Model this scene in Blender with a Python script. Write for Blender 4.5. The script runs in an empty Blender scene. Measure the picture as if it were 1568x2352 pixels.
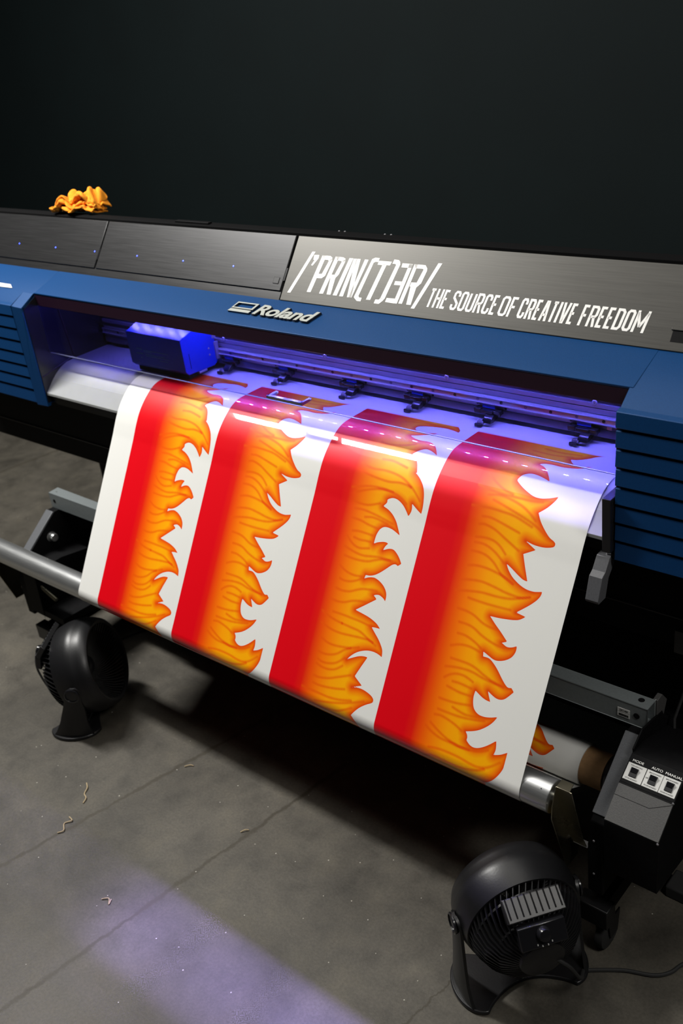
import bpy, bmesh, math, random
import numpy as np
from mathutils import Vector, Matrix
random.seed(4)
C = bpy.context.scene.collection
sc = bpy.context.scene

# ------------------------------------------------------------------ settings
LEDS = 860.0
TAILSHIFT = 0.045
NEAR = (0.845, -0.325, math.radians(145), math.radians(5), 1.05, 0.180, 1.0, 0.0)
FAR = (-0.608, -0.288, math.radians(35), math.radians(13), 1.08, 0.142, 1.08, 0.034, 0.72)
LIGHTS = [
 ('tube_light', (-1.70, -0.50, 3.0), (-1.2, -0.4, 0.0), 1.10, 0.19, 108, (1.0, 0.98, 0.94)),
 ('ceiling_panel', (-0.2, -0.1, 3.2), (-0.2, -0.3, 0.4), 3.2, 2.0, 36, (1.0, 0.97, 0.92)),
 ('right_ceiling_panel', (2.7, -0.65, 2.9), (0.8, -0.2, 0.3), 0.8, 0.4, 28, (1.0, 0.97, 0.92)),
]
WORLD = 0.006
FSTOP = 4.0
EXPO = 0.08
BEAM = 1.6
CAMR = (0.7577774, 0.6418624, -0.1174137)
CAMU = (-0.2225451, 0.4233798, 0.8781932)
CAMF = (-0.6133898, 0.6393451, -0.4636709)
BIG = {"slash":[[[32.8,118.6],[42.3,119],[3.9,19.9],[-5.6,19.5]]],"apostrophe":[[[41.3,111.4],[56.5,112.4],[56.7,104.2],[46,87.1],[40.6,87.2],[46.3,100.1],[42.9,100.3]]],"P":[[[65.6,112],[77.4,112.1],[63,26.5],[51.4,26.1]],[[65.6,112],[89.1,112.4],[96.3,108.8],[98.1,103.4],[88.7,100.6],[85.1,103.2],[75,102.9]],[[96.3,108.8],[98.3,102.9],[90.3,65.1],[79.3,69.8],[88.7,100.6]],[[70.7,69.9],[79.1,70.3],[90.5,66.2],[82.4,60.1],[68.3,59.7]]],"R":[[[104.4,112.2],[115.6,112.3],[100,26.4],[88.4,25.8]],[[104.4,112.2],[126.3,112],[134.4,109.1],[135.6,103.6],[125.8,101.6],[123.6,103.2],[112.3,103.4]],[[134.4,109.1],[135.7,103.1],[128.1,71.9],[116.3,70.9],[125.8,101.6]],[[107.6,70.9],[116.1,71.4],[128.3,72.4],[121.3,63.7],[105.5,62.8]],[[107.8,63.5],[121.8,64.2],[121.7,59.4],[122.1,26.2],[110.6,25.8]]],"I":[[[144.3,111.6],[155.6,111.6],[139.9,25.9],[128.5,25.5]]],"N":[[[156.7,111.2],[167.2,111.5],[157.5,25.5],[146.9,25.3]],[[164.7,111.5],[175.9,111.6],[178.6,55.5],[181.2,25.3],[169.4,25.2],[163.9,86.1]],[[187.6,111.7],[197.9,111.5],[182.1,25.4],[173.4,25.3]]],"left_parenthesis":[[[214.5,117.6],[226.7,117.3],[224.9,108.3],[218.2,108.5],[213.7,105.7],[206.8,113.8]],[[206.8,113.8],[214.1,106.5],[199.6,30.1],[188.2,28.2]],[[188,28.7],[199.6,30.8],[203,27.7],[209.7,27.8],[209.7,19.7],[198.9,19.6],[189,26.1]]],"T":[[[226.1,111.6],[260.9,111.9],[258.7,103.5],[225.6,102.4]],[[238.6,103.9],[249.6,104],[233.8,25.3],[222.4,24.9]]],"right_parenthesis":[[[265.5,117.2],[277.4,116.8],[282.5,113.3],[274.4,104.9],[271.9,107.6],[263.7,107.7]],[[282.5,113.3],[284.6,107.4],[270.5,30.8],[258.9,31.4],[274.1,105.9]],[[270.3,31.3],[267.1,26.4],[259.3,19],[245.8,19.1],[247.1,27.8],[256.5,28.3],[259.4,32.7]]],"E":[[[289.3,110.7],[316.9,111.1],[315.5,102.1],[289.3,101.7]],[[307.4,111.1],[316.9,111.1],[305.4,24.4],[295.6,24.1]],[[284.2,71.5],[303.3,71.9],[302,63.4],[283.8,63]],[[275.3,33.8],[298.9,34.4],[298,23.9],[274.1,24.9]]],"R_":[[[320.3,111.1],[329.4,111.1],[318.5,25.2],[309,25]],[[320.3,111.1],[348.4,111.1],[355.2,104.5],[346.9,101],[344.3,102.7],[326.2,102.4]],[[355.2,104.5],[356.3,99.1],[351,72],[339.4,72.9],[346.8,101.2]],[[325.9,72.2],[340.7,73],[351.2,72.3],[343.5,63.8],[324.4,63]],[[327,63.7],[343.3,64.2],[342,61.7],[341,24.9],[329.6,24.7]]],"slash_":[[[378.4,117.6],[388.2,117.7],[352.4,18.2],[343.4,18]]]}

FL = {"o4":[[766.5,85.5,1],[749.7,96,0],[742.8,105.4,0],[727.1,120.2,0],[711.9,126.5,1],[721.1,137.4,0],[732.1,144.5,0],[747.2,144,0],[766.7,134.4,1],[752,148.7,0],[737.5,156.4,0],[714.1,161.2,0],[691.9,160.3,0],[676.1,162.4,0],[667.2,168.2,1],[679.6,172.7,0],[692,182.6,0],[701.3,193.6,0],[709.9,206.2,1],[696.8,202,0],[679.1,198.2,0],[664.4,198.2,0],[652.5,203.6,0],[647.3,210.5,0],[645,217.5,0],[648.5,221.7,0],[663,230.7,0],[678.5,238,0],[692.8,242.9,0],[707.4,243.4,0],[720.4,240.5,0],[730.7,236.9,0],[741,232,1],[737.7,242.4,0],[727.7,258.2,0],[713.9,271.8,1],[723.6,286.4,0],[737.7,301.4,0],[750.1,311.6,0],[759.4,315.7,0],[764,320.1,0],[762.2,326.3,0],[750.6,330.7,0],[737,332.6,0],[720.2,332.1,0],[703,328.8,1],[728.2,340.9,1],[716.6,347.6,0],[705.1,354.2,1],[714.5,374.9,0],[727.7,402.2,1],[717.6,400.9,0],[704,394.8,0],[689.8,387.2,0],[675.8,380.5,1],[683.6,391.3,0],[696.2,402.7,0],[713.5,411.8,0],[729.3,416.4,0],[743.8,416.9,0],[753.8,414.9,0],[762.6,412.3,1],[761.6,420.3,0],[756.5,430.1,0],[744.4,443.7,0],[721.5,464.2,1],[743.5,466.6,1],[732,475.3,0],[722.1,479,0],[710.1,481.5,0],[690.6,484.5,0],[670.2,486.4,1],[685.2,497.9,0],[701.7,509.4,0],[718.8,522.5,1],[708.3,527.5,1],[718.3,531.4,0],[724.7,531.5,0],[733,528.7,0],[740.9,523.9,1],[741.2,534.7,0],[737.7,544.8,0],[730.9,552.7,0],[720.1,559.5,0],[708.3,563.3,0],[698.9,563.1,0],[688.5,559.8,0],[675.3,555.4,1],[677.4,564.4,1],[690.1,564.1,0],[699.8,568.4,0],[713,578.1,0],[728.3,592.7,0],[738.1,600.8,0],[744.4,603.9,0],[751.7,602.4,1],[758.5,608.3,1],[749.4,620.6,0],[742.4,627.9,0],[734.2,631.3,0],[724.9,631.2,0],[714.6,627.8,0],[706,624.1,1],[710.2,631.8,0],[716.4,642,1],[707.5,641.8,0],[697.4,639.5,0],[686.6,634.9,0],[680,631.9,1],[679.4,644.1,0],[682,656.5,0],[687.4,666.3,0],[697.8,672.6,0],[711.2,673.1,0],[725.1,669.7,0],[739.6,663.5,1],[732.7,676.5,0],[723.2,688.2,0],[709.7,699.8,0],[696.7,707.1,0],[681.3,713.2,1],[686.1,717.7,0],[688.3,723.5,0],[687.8,728.4,1],[697.2,734.3,0],[707.2,735.9,0],[717.6,732.7,0],[728.7,725.7,0],[739.1,716.8,0],[749.1,706.8,1],[751.7,717,0],[752.5,724.8,0],[750.7,734.1,1],[764.5,728.1,0],[778,718.8,1],[779.4,732.4,0],[776.8,751.3,0],[770.4,766.9,0],[762.3,778.5,0],[751.9,788.4,0],[740.6,796.8,1],[745.9,795.6,1],[736.7,813.6,1]],"o3":[[421.4,85.9,1],[438.2,103.7,1],[440.5,113.7,1],[423.6,109,0],[403.5,106.6,0],[382.1,109.3,0],[361.6,113.5,0],[347.1,119.7,0],[341.4,126.5,0],[343.1,134.6,0],[352.8,141.9,0],[369,143.1,0],[385.7,140.3,0],[403.9,133.3,1],[395.3,143.9,0],[379.6,154.4,0],[364.6,162.7,0],[354.1,167.1,1],[370.4,174,0],[388.3,176.2,0],[405.8,174.8,0],[419.4,177.9,0],[431.6,185.2,0],[440.2,195.2,0],[447.6,206,1],[436.6,201.1,0],[425.5,197.7,0],[414.9,197.1,0],[405,201.5,0],[396.4,208.4,0],[389.4,215.6,1],[399.5,220,0],[406.8,226,0],[413.2,235.3,0],[417.7,244.7,0],[421.3,253.1,1],[418.2,253.4,1],[431.6,261.9,0],[444.8,274.6,0],[452.7,288.1,0],[457.3,304,0],[459.4,318.5,0],[459.5,333,1],[449.8,328.1,0],[432,317.5,1],[434.3,327.9,0],[433.7,335.5,0],[429.9,344.8,1],[422.5,336.2,0],[412.9,327,0],[401.7,320.1,0],[391.4,316.7,0],[382,316.5,0],[373.5,319.7,0],[369.1,323.1,1],[369.6,329.1,0],[362.6,338,1],[377.7,342.6,0],[391.8,350.8,0],[403.3,361.5,0],[411.6,373.2,0],[421,387.9,1],[409.9,383.5,0],[398.3,379.9,0],[385.5,378.6,0],[375.6,380.8,0],[368,387.9,0],[363.4,399.1,0],[362.2,409.5,0],[362,419.7,1],[370.2,414.8,0],[383.1,410.4,0],[391.6,409.4,0],[398.2,410.1,1],[392.5,417.8,0],[388.4,427.5,1],[399.1,421.9,0],[407.1,419.5,0],[415.1,419.7,0],[424.5,424.7,0],[434,433,0],[442,442.8,1],[434.7,449.4,1],[429.8,447.5,0],[424.8,448.2,0],[419,451.8,0],[406.8,463.6,0],[394.4,474.8,0],[384.1,481.9,0],[372.9,486.4,0],[361.7,488,1],[360.1,496.1,1],[369.1,491.3,0],[379,488.4,0],[387.7,487.7,0],[401.4,491.6,0],[413.3,498.4,0],[421.1,506.3,0],[425.2,515.1,0],[426.3,527.7,1],[420.1,523,0],[410.2,519.4,0],[403.1,519.6,0],[394,522.9,1],[404.3,528.9,1],[390,540.3,0],[374,552.8,0],[357.9,565.1,1],[378.7,567.4,0],[399.6,570.7,0],[418.5,576.9,0],[431,585.1,1],[420,585.8,0],[409,587.4,1],[419.7,596,0],[431.5,605.2,0],[441.6,615,0],[449.2,625.4,0],[452.3,639,1],[441.1,635.9,0],[428.4,634.9,0],[414.7,636.8,0],[400.2,642.1,0],[387.9,649.2,0],[376.6,659.4,0],[367.4,671.2,1],[379.7,663.5,0],[393.7,655.8,0],[405.1,651.7,0],[418.2,650,1],[408.2,673.1,0],[398.2,697.5,1],[408.8,703.4,0],[421.9,710.5,1],[409.2,716,0],[397.7,721.8,1],[413.4,717.7,0],[427.6,717.2,0],[442.8,719.9,0],[452.8,723.6,0],[457.8,728.3,0],[457.8,733.7,0],[453.7,737.6,0],[443.3,744.1,0],[430.5,754.4,0],[421.2,765,0],[412.3,777.7,1],[421.4,786.7,0],[428.7,796.3,0],[431.2,813.6,1]],"s4":[[[643.3,103.8],[678.6,106.9],[721.8,101.7]],[[625.6,121],[668.2,123.2],[710.8,116.6]],[[620.7,136],[644.3,137.7],[673.8,145.7],[703.8,147.3],[737.1,147.2]],[[587.3,209.2],[601.9,202.8],[620.3,199.4],[639.5,200.2]],[[581.6,218.5],[603.7,232.4],[626.3,243.1],[648.7,248.6]],[[569.7,245.2],[599.2,250.6],[630.6,252.8],[665.4,252.9],[694.3,252.4],[714.7,249.4]],[[598.4,260.7],[622.1,256.7],[648.2,259.3],[675.8,266.6],[696.3,276.4],[713.3,287.8]],[[612.8,268.2],[647.4,276.6],[682.7,286.2],[706.8,293.6],[723.2,300.6],[740,309.4]],[[571.2,288.4],[607.8,285.7],[638.4,286.6],[669.1,289.4],[709,300.7]],[[599.6,304.5],[618.5,303.4],[645.1,308.3],[686.1,317.7]],[[596.7,320.8],[610.2,318.7],[634.5,324],[663.1,336.9],[693.9,351]],[[596.1,347.1],[614.6,344],[635.2,344.9],[652.2,351.7],[668.3,364.2]],[[596.8,357.3],[613,356.3],[629.1,359],[648.6,367.4],[669.5,381]],[[594.4,375.3],[612.5,374.1],[630.6,377],[648.4,385.7],[665.5,399.4],[679.1,407.3],[699.7,414.8]],[[595.3,404.6],[614.5,400.4],[637.5,400.2],[661,403.1],[682.9,407.9],[699.5,414]],[[587,435.7],[608,430.8],[634.2,427.8],[661.5,430.3],[690.8,434.5],[713,435.3],[727.1,433.7],[741.8,428.8]],[[582.4,459.9],[607,453.5],[640.2,447.9],[670.2,446.9],[695.5,444.2],[715.9,438.9],[740.3,429.5]],[[613.6,465.5],[637.9,466.1],[668.2,465.7],[708.4,463.4]],[[596.8,491.4],[616.5,491.6],[634.9,494.6],[656.6,503.2],[674.8,506.9],[692.4,506.5]],[[607.3,516.3],[625.7,515.9],[642,518.5],[661.7,526.7],[682.4,532.7],[700,535.5],[715.8,535.4]],[[610.9,538.1],[626.4,537.6],[642.9,540.9],[657.9,546.2],[668.1,551.4]],[[602.4,565.7],[620.9,558.3],[639.6,555.7],[653.3,556.4],[668.4,558.8]],[[609.8,589.1],[628.3,588.3],[651.6,588.2],[669.9,591.5],[686.9,597.5],[703.2,601.9],[719,604.8],[736,606.4]],[[602.7,608.2],[623.1,603.5],[647.5,600.5],[666.9,600.8],[686.9,604.1],[710.1,606.2],[734.3,606.7]],[[606.1,629.5],[616.5,620.9],[630.3,614.6],[645.5,613],[657.6,614.8],[669.8,618.2]],[[626.5,631.1],[644.7,630],[670.3,631.4]],[[617.4,643.6],[633.8,645.6],[649.8,646.8],[672.6,645.6]],[[606.8,671.4],[627.5,670.6],[652.2,667.9],[678.6,662.4]],[[640.8,678.7],[654.4,681.4],[670.4,683.2],[687.1,681.1],[702.9,677]],[[610.4,692.9],[632.2,692.7],[659.3,691.4],[687,687.3],[714.4,680.7]],[[606.2,705.5],[619.5,703.2],[635.9,705],[654.9,709],[672.3,715.3]],[[601.5,723.4],[618,731.1],[638.3,738.9],[655.2,742.7],[675.5,745.1],[698.2,744]],[[592.2,732.8],[610.8,740.6],[632.3,745.3],[656.1,745.7],[679.6,746.1],[703.6,742.8],[721.1,738.2],[737.4,729.8]],[[610.9,770.5],[632.7,766.5],[656.1,765.1],[681.6,765.4],[707.3,768],[724.3,767.9],[741.5,762.8],[754,754.6],[767,742.9]],[[596.6,796.3],[622.3,784.7],[646.3,784.8],[673.8,785.1],[700.7,781.7],[722.6,775.3],[739.2,767.5]],[[639,803.4],[669.2,807.4],[693.7,813.6],[715,804]]],"s3":[[[274.3,107],[297.8,98.9],[325.6,96.9],[355.9,99],[390.5,101.3]],[[282.8,124.5],[310.4,109.2],[340.1,103.6],[372.2,101.9]],[[283.7,132.1],[301.4,142.4],[326.2,146.4]],[[300.7,203],[317.8,205.2],[342.8,203],[365.4,197.5],[383.9,190.1]],[[302.2,221.9],[321.6,219.9],[346.6,221.8],[367.3,225],[387.6,228.1]],[[326.1,241.6],[351.8,240.3],[374.7,243.7],[393.5,247.9]],[[279.2,260],[296.1,264.7],[316.5,266.5],[339.7,264.6],[363.8,265.5],[389.2,270.1],[411.6,279.9],[429.4,291.3],[448.4,307.9]],[[288.5,278.4],[313.2,282.2],[338.4,284.8],[362.4,285.6],[387.1,282.2],[405.9,283],[418.5,286.1]],[[271.6,316],[295.6,309.1],[323.1,303.6],[351.5,302.4],[376,304.8],[399.1,311.2],[418.2,321.2]],[[280.8,325.8],[300.6,317.6],[325.1,309.6],[350,305],[378.3,304.7]],[[286.2,344.7],[303.8,345.7],[325.3,343.8],[352.8,334.4]],[[290.9,358.4],[314.6,356.9],[342.1,359.4],[369.8,363.6],[397.3,368.6]],[[322.6,370.7],[342.2,367.1],[364.3,368.7],[384.5,372.6]],[[288.5,379.6],[312.1,380],[335.5,384.2],[357.9,386.6],[375.4,389.1]],[[299.7,405.8],[315.6,403.4],[334,403.3],[355.1,404]],[[307.5,418.6],[324.6,420.2],[338.9,418.9],[353.2,418.2]],[[288.7,419.5],[301.5,428.9],[314.6,435.2],[330,437.2],[353.1,432.1]],[[285,441.9],[307.1,446.6],[326.7,449.7],[345.1,450.1],[365.8,446.5],[386.2,443.2],[403.9,442.9],[419,443.7]],[[294.2,461.7],[316,462.8],[338,462.2],[358.8,458.9],[374.8,452.3],[390.9,446.7],[413,444.1]],[[287.6,484.2],[300.5,490.4],[315,494.7],[334.1,496.1],[353.4,493.4]],[[297.1,512],[309.9,513.7],[326,511.5],[340.8,505.6],[353.1,498.3]],[[293.9,534.4],[311.2,535.5],[330.8,532.3],[348.4,524],[363,518.1],[381.9,514.6],[399.3,513.1]],[[285.9,559.7],[304.4,561.1],[324.1,558],[343.7,549.6],[364.1,544.3],[381.7,542.6]],[[301.6,584.9],[326.9,584.2],[351.1,584.3],[380.6,585],[420.3,588.2]],[[272.7,590.4],[293.2,597.1],[313.4,600.7],[332.7,602.3]],[[332.7,602.3],[358.7,603.6],[381.1,604.9],[401.2,611],[430.3,621.4]],[[277.6,615.5],[296.5,620.3],[316.4,623.1],[338.9,622.9],[362.2,620.2],[385.1,617.4],[406.3,615.9],[421,617.1]],[[287.8,646.8],[306.8,652.1],[326,652.7],[347.5,649.7],[368.4,645.3],[390.6,637.5]],[[289,677.1],[305.5,677.8],[323.5,674.3],[339.9,666.8],[354.7,654.7],[370.4,646.1]],[[292.3,693.2],[307.5,695.8],[327.5,692.5],[344,685.4],[361.5,670.1]],[[291.6,703.2],[309.1,706.4],[327.9,705.5],[344.9,699.8],[361,687.2]],[[292.1,730],[308.9,729.6],[333.7,723.5],[356.8,713.3],[387.4,699.2]],[[295.7,745.3],[314.2,745.7],[339.7,742.2],[362.6,737.3],[380.5,732.2]],[[269.7,761.6],[292.4,762.1],[319.4,761.8],[346,761.5],[374.7,757.4],[404.2,748.8]],[[309.9,781],[338.6,774.4],[373.4,764.9],[406.4,752.8],[435.8,740]],[[298,788.1],[318,790.5],[347,787.9],[373.6,782.3],[392.6,773],[409.7,763.3]],[[304.3,790.9],[338,794.8],[375.9,794.5],[411.8,797.9]]]}
# ------------------------------------------------------------------ helpers
def lin(*c):
    o = []
    for v in c:
        v = v / 255.0
        o.append(v / 12.92 if v <= 0.04045 else ((v + 0.055) / 1.055) ** 2.4)
    return tuple(o) + (1.0,)

class NT:
    def __init__(s, name):
        s.m = bpy.data.materials.new(name); s.m.use_nodes = True
        s.t = s.m.node_tree; s.b = s.t.nodes['Principled BSDF']; s.out = s.t.nodes['Material Output']
    def n(s, typ, **kw):
        n = s.t.nodes.new(typ)
        for k, v in kw.items(): setattr(n, k, v)
        return n
    def l(s, a, b): s.t.links.new(a, b)
    def math(s, op, a, b=None, c=None, clamp=False):
        n = s.n('ShaderNodeMath', operation=op, use_clamp=clamp)
        for i, v in enumerate((a, b, c)):
            if v is None: continue
            if isinstance(v, (int, float)): n.inputs[i].default_value = v
            else: s.l(v, n.inputs[i])
        return n.outputs[0]
    def mix(s, f, a, b, mode='MIX'):
        n = s.n('ShaderNodeMix', data_type='RGBA', blend_type=mode)
        for i, v in ((0, f), (6, a), (7, b)):
            if isinstance(v, (int, float)): n.inputs[i].default_value = v
            elif isinstance(v, tuple): n.inputs[i].default_value = v
            else: s.l(v, n.inputs[i])
        return n.outputs[2]
    def ramp(s, f, stops, interp='LINEAR'):
        n = s.n('ShaderNodeValToRGB'); n.color_ramp.interpolation = interp
        e = n.color_ramp.elements
        while len(e) < len(stops): e.new(0.5)
        for i, (p, c) in enumerate(stops): e[i].position = p; e[i].color = c
        s.l(f, n.inputs[0]); return n.outputs[0]

def mat(name, col, rough=0.5, metal=0.0, noise=0.0, scale=60, bump=0.0, spec=0.5, coat=0.0, coat_r=0.1, emit=None, estr=0.0, stretch=None, noise2=0.0):
    k = NT(name); b = k.b
    b.inputs['Base Color'].default_value = col
    b.inputs['Roughness'].default_value = rough
    b.inputs['Metallic'].default_value = metal
    b.inputs['Specular IOR Level'].default_value = spec
    b.inputs['Coat Weight'].default_value = coat
    b.inputs['Coat Roughness'].default_value = coat_r
    if emit:
        b.inputs['Emission Color'].default_value = emit; b.inputs['Emission Strength'].default_value = estr
    if noise or bump or noise2:
        tc = k.n('ShaderNodeTexCoord'); mp = k.n('ShaderNodeMapping')
        if stretch: mp.inputs['Scale'].default_value = stretch
        k.l(tc.outputs['Object'], mp.inputs[0])
        nz = k.n('ShaderNodeTexNoise'); nz.inputs['Scale'].default_value = scale; nz.inputs['Detail'].default_value = 5
        k.l(mp.outputs[0], nz.inputs['Vector'])
        if noise:
            d = tuple(c * (1 - noise) for c in col[:3]) + (1,); h = tuple(min(1, c * (1 + noise)) for c in col[:3]) + (1,)
            k.l(k.ramp(nz.outputs['Fac'], [(0.3, d), (0.7, h)]), b.inputs['Base Color'])
        if noise2:
            k.l(k.math('MULTIPLY_ADD', nz.outputs['Fac'], noise2, rough - noise2 / 2), b.inputs['Roughness'])
        if bump:
            bp = k.n('ShaderNodeBump'); bp.inputs['Strength'].default_value = bump; bp.inputs['Distance'].default_value = 0.002
            k.l(nz.outputs['Fac'], bp.inputs['Height']); k.l(bp.outputs[0], b.inputs['Normal'])
    return k.m

class MB:
    """collects shapes for ONE mesh object"""
    def __init__(s): s.v = []; s.f = []
    def add(s, vs, fs):
        o = len(s.v); s.v += [tuple(v) for v in vs]; s.f += [tuple(i + o for i in f) for f in fs]; return s
    def box(s, x0, x1, y0, y1, z0, z1):
        vs = [(x, y, z) for x in (x0, x1) for y in (y0, y1) for z in (z0, z1)]
        return s.add(vs, [(0, 1, 3, 2), (4, 6, 7, 5), (0, 4, 5, 1), (2, 3, 7, 6), (0, 2, 6, 4), (1, 5, 7, 3)])
    def prism(s, prof, x0, x1):
        """(y,z) polygon extruded along x"""
        n = len(prof)
        vs = [(x0, y, z) for y, z in prof] + [(x1, y, z) for y, z in prof]
        fs = [tuple(range(n)), tuple(range(2 * n - 1, n - 1, -1))]
        fs += [((i + 1) % n, i, n + i, n + (i + 1) % n) for i in range(n)]
        return s.add(vs, fs)
    def solid(s, base, d):
        """flat 3D polygon pushed by vector d"""
        n = len(base); d = Vector(d)
        vs = [Vector(p) for p in base] + [Vector(p) + d for p in base]
        fs = [tuple(range(n - 1, -1, -1)), tuple(range(n, 2 * n))]
        fs += [(i, (i + 1) % n, n + (i + 1) % n, n + i) for i in range(n)]
        return s.add(vs, fs)
    def tube(s, pts, r, n=10, cap=True):
        pts = [Vector(p) for p in pts]; m = len(pts)
        rr = r if isinstance(r, (list, tuple)) else [r] * m
        t0 = (pts[1] - pts[0]).normalized()
        up = Vector((0, 0, 1)) if abs(t0.z) < 0.9 else Vector((1, 0, 0))
        a = t0.cross(up).normalized(); vs = []
        for i, p in enumerate(pts):
            t = (pts[min(i + 1, m - 1)] - pts[max(i - 1, 0)]).normalized()
            a = (a - t * a.dot(t)).normalized(); b = t.cross(a)
            for k in range(n):
                w = 2 * math.pi * k / n; vs.append(p + (a * math.cos(w) + b * math.sin(w)) * rr[i])
        fs = [(i * n + k, i * n + (k + 1) % n, (i + 1) * n + (k + 1) % n, (i + 1) * n + k) for i in range(m - 1) for k in range(n)]
        if cap: fs += [tuple(range(n - 1, -1, -1)), tuple(range((m - 1) * n, m * n))]
        return s.add(vs, fs)
    def lathe(s, prof, o, ax, n=48, close=False):
        """prof = (r, h) list turned about axis ax through o"""
        o = Vector(o); ax = Vector(ax).normalized()
        up = Vector((0, 0, 1)) if abs(ax.z) < 0.9 else Vector((1, 0, 0))
        a = ax.cross(up).normalized(); b = ax.cross(a); m = len(prof); vs = []
        for r, h in prof:
            for k in range(n):
                w = 2 * math.pi * k / n; vs.append(o + ax * h + (a * math.cos(w) + b * math.sin(w)) * r)
        q = m if close else m - 1
        fs = [(i * n + k, i * n + (k + 1) % n, ((i + 1) % m) * n + (k + 1) % n, ((i + 1) % m) * n + k) for i in range(q) for k in range(n)]
        if not close:
            if prof[0][0] > 1e-6: fs.append(tuple(range(n - 1, -1, -1)))
            if prof[-1][0] > 1e-6: fs.append(tuple(range((m - 1) * n, m * n)))
        return s.add(vs, fs)
    def build(s, name, m, parent=None, bevel=0.0, smooth=35, seg=2, loc=None):
        me = bpy.data.meshes.new(name); me.from_pydata(s.v, [], s.f); me.validate()
        bm = bmesh.new(); bm.from_mesh(me); bmesh.ops.remove_doubles(bm, verts=bm.verts, dist=1e-6)
        bmesh.ops.recalc_face_normals(bm, faces=bm.faces); bm.to_mesh(me); bm.free()
        me.materials.append(m)
        if smooth:
            me.polygons.foreach_set('use_smooth', [True] * len(me.polygons)); me.set_sharp_from_angle(angle=math.radians(smooth))
        o = bpy.data.objects.new(name, me); C.objects.link(o)
        if parent:
            o.parent = parent
            if parent.type == 'EMPTY' and parent.get('absolute'): o.matrix_parent_inverse = parent_inv[parent.name]
        if bevel:
            md = o.modifiers.new('Bevel', 'BEVEL'); md.width = bevel; md.segments = seg; md.limit_method = 'ANGLE'; md.angle_limit = math.radians(40)
            md.harden_normals = False
        return o
parent_inv = {}
def thing(name, label, cat, loc=(0, 0, 0), group=None):
    """an Empty at the thing's base; its parts are modelled in world coordinates"""
    o = bpy.data.objects.new(name, None); C.objects.link(o); o.location = loc; o.empty_display_size = 0.05
    o['label'] = label; o['category'] = cat; o['absolute'] = True
    parent_inv[o.name] = Matrix.Translation(Vector(loc)).inverted()
    if group: o['group'] = group
    return o
def tag(o, label=None, cat=None, group=None, kind=None):
    if label: o['label'] = label
    if cat: o['category'] = cat
    if group: o['group'] = group
    if kind: o['kind'] = kind
    return o
def dup(o, off, parent=None):
    c = o.copy(); C.objects.link(c)
    if parent is not None: c.parent = parent
    c.location = Vector(o.location) + Vector(off)
    for ch in list(o.children):
        g = ch.copy(); C.objects.link(g); g.parent = c; g.matrix_parent_inverse = ch.matrix_parent_inverse
    return c

# ------------------------------------------------------------------ materials
M = {}
M['blue'] = mat('blue_powder_coat', (0.0035, 0.044, 0.150, 1), 0.46, 0.15, noise=0.08, scale=400, bump=0.10, spec=0.22)
M['panel'] = mat('dark_brushed_metal', (0.033, 0.033, 0.034, 1), 0.36, 0.7, noise=0.10, scale=14, stretch=(0.7, 30, 30), noise2=0.12)
M['panel_lit'] = mat('lit_brushed_metal', (0.066, 0.064, 0.058, 1), 0.42, 0.6, noise=0.10, scale=14, stretch=(0.7, 30, 30), noise2=0.1)  # brushed panel metal with the caught light put into a lighter base
M['black'] = mat('matte_black_steel', (0.0035, 0.0035, 0.004, 1), 0.6, 0.0, noise=0.2, scale=90, bump=0.05, spec=0.12)
M['black_plastic'] = mat('satin_black_plastic', (0.0075, 0.0075, 0.0085, 1), 0.38, 0.0, noise=0.1, scale=250, bump=0.06, spec=0.45)
M['vent'] = mat('grey_black_plastic', (0.017, 0.017, 0.018, 1), 0.4, 0.0, noise=0.1, scale=250, bump=0.05)
M['vane'] = mat('grille_vane_plastic', (0.03, 0.03, 0.03, 1), 0.25, 0.0, spec=0.6)
M['gloss_black'] = mat('glossy_black_plastic', (0.01, 0.01, 0.012, 1), 0.22, 0.0, spec=0.5)
M['lip'] = mat('smoked_dark_strip', (0.018, 0.006, 0.016, 1), 0.3, 0.0, spec=0.5)
M['white_metal'] = mat('white_painted_platen', (0.34, 0.35, 0.35, 1), 0.38, 0.0, noise=0.03, scale=30, bump=0.03)
M['alu'] = mat('anodised_aluminium', (0.60, 0.61, 0.61, 1), 0.32, 0.9, noise=0.06, scale=20, stretch=(1, 20, 20), noise2=0.08)
M['grey_alu'] = mat('grey_painted_steel', (0.215, 0.240, 0.245, 1), 0.42, 0.35, noise=0.06, scale=200, bump=0.04)
M['rail'] = mat('rail_extrusion', (0.34, 0.33, 0.40, 1), 0.45, 0.5, noise=0.05, scale=40, stretch=(1, 10, 10))
M['steel'] = mat('polished_guide_steel', (0.50, 0.49, 0.52, 1), 0.26, 0.45, noise=0.05, scale=40, stretch=(1, 30, 30))
M['groove'] = mat('rail_groove', (0.10, 0.085, 0.13, 1), 0.55, 0.2)
M['carriage'] = mat('blue_carriage_paint', (0.008, 0.040, 0.42, 1), 0.33, 0.0, noise=0.05, scale=300, bump=0.04, spec=0.5)
M['lbl_blue'] = mat('blue_label', (0.01, 0.06, 0.6, 1), 0.4)
M['grey_panel'] = mat('charcoal_texture_paint', (0.070, 0.069, 0.068, 1), 0.5, 0.1, noise=0.15, scale=500, bump=0.12)
M['grey_panel2'] = mat('slate_texture_paint', (0.115, 0.120, 0.130, 1), 0.45, 0.2, noise=0.12, scale=500, bump=0.1)
M['lever'] = mat('grey_lever_plastic', (0.085, 0.087, 0.095, 1), 0.45, 0.0, noise=0.1, scale=300, bump=0.05)
M['white'] = mat('white_lettering', (0.92, 0.91, 0.88, 1), 0.5)
M['offwhite'] = mat('switch_plate_white', (0.62, 0.62, 0.60, 1), 0.5)
M['badge'] = mat('badge_silver', (0.50, 0.52, 0.48, 1), 0.35, 0.5)
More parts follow.
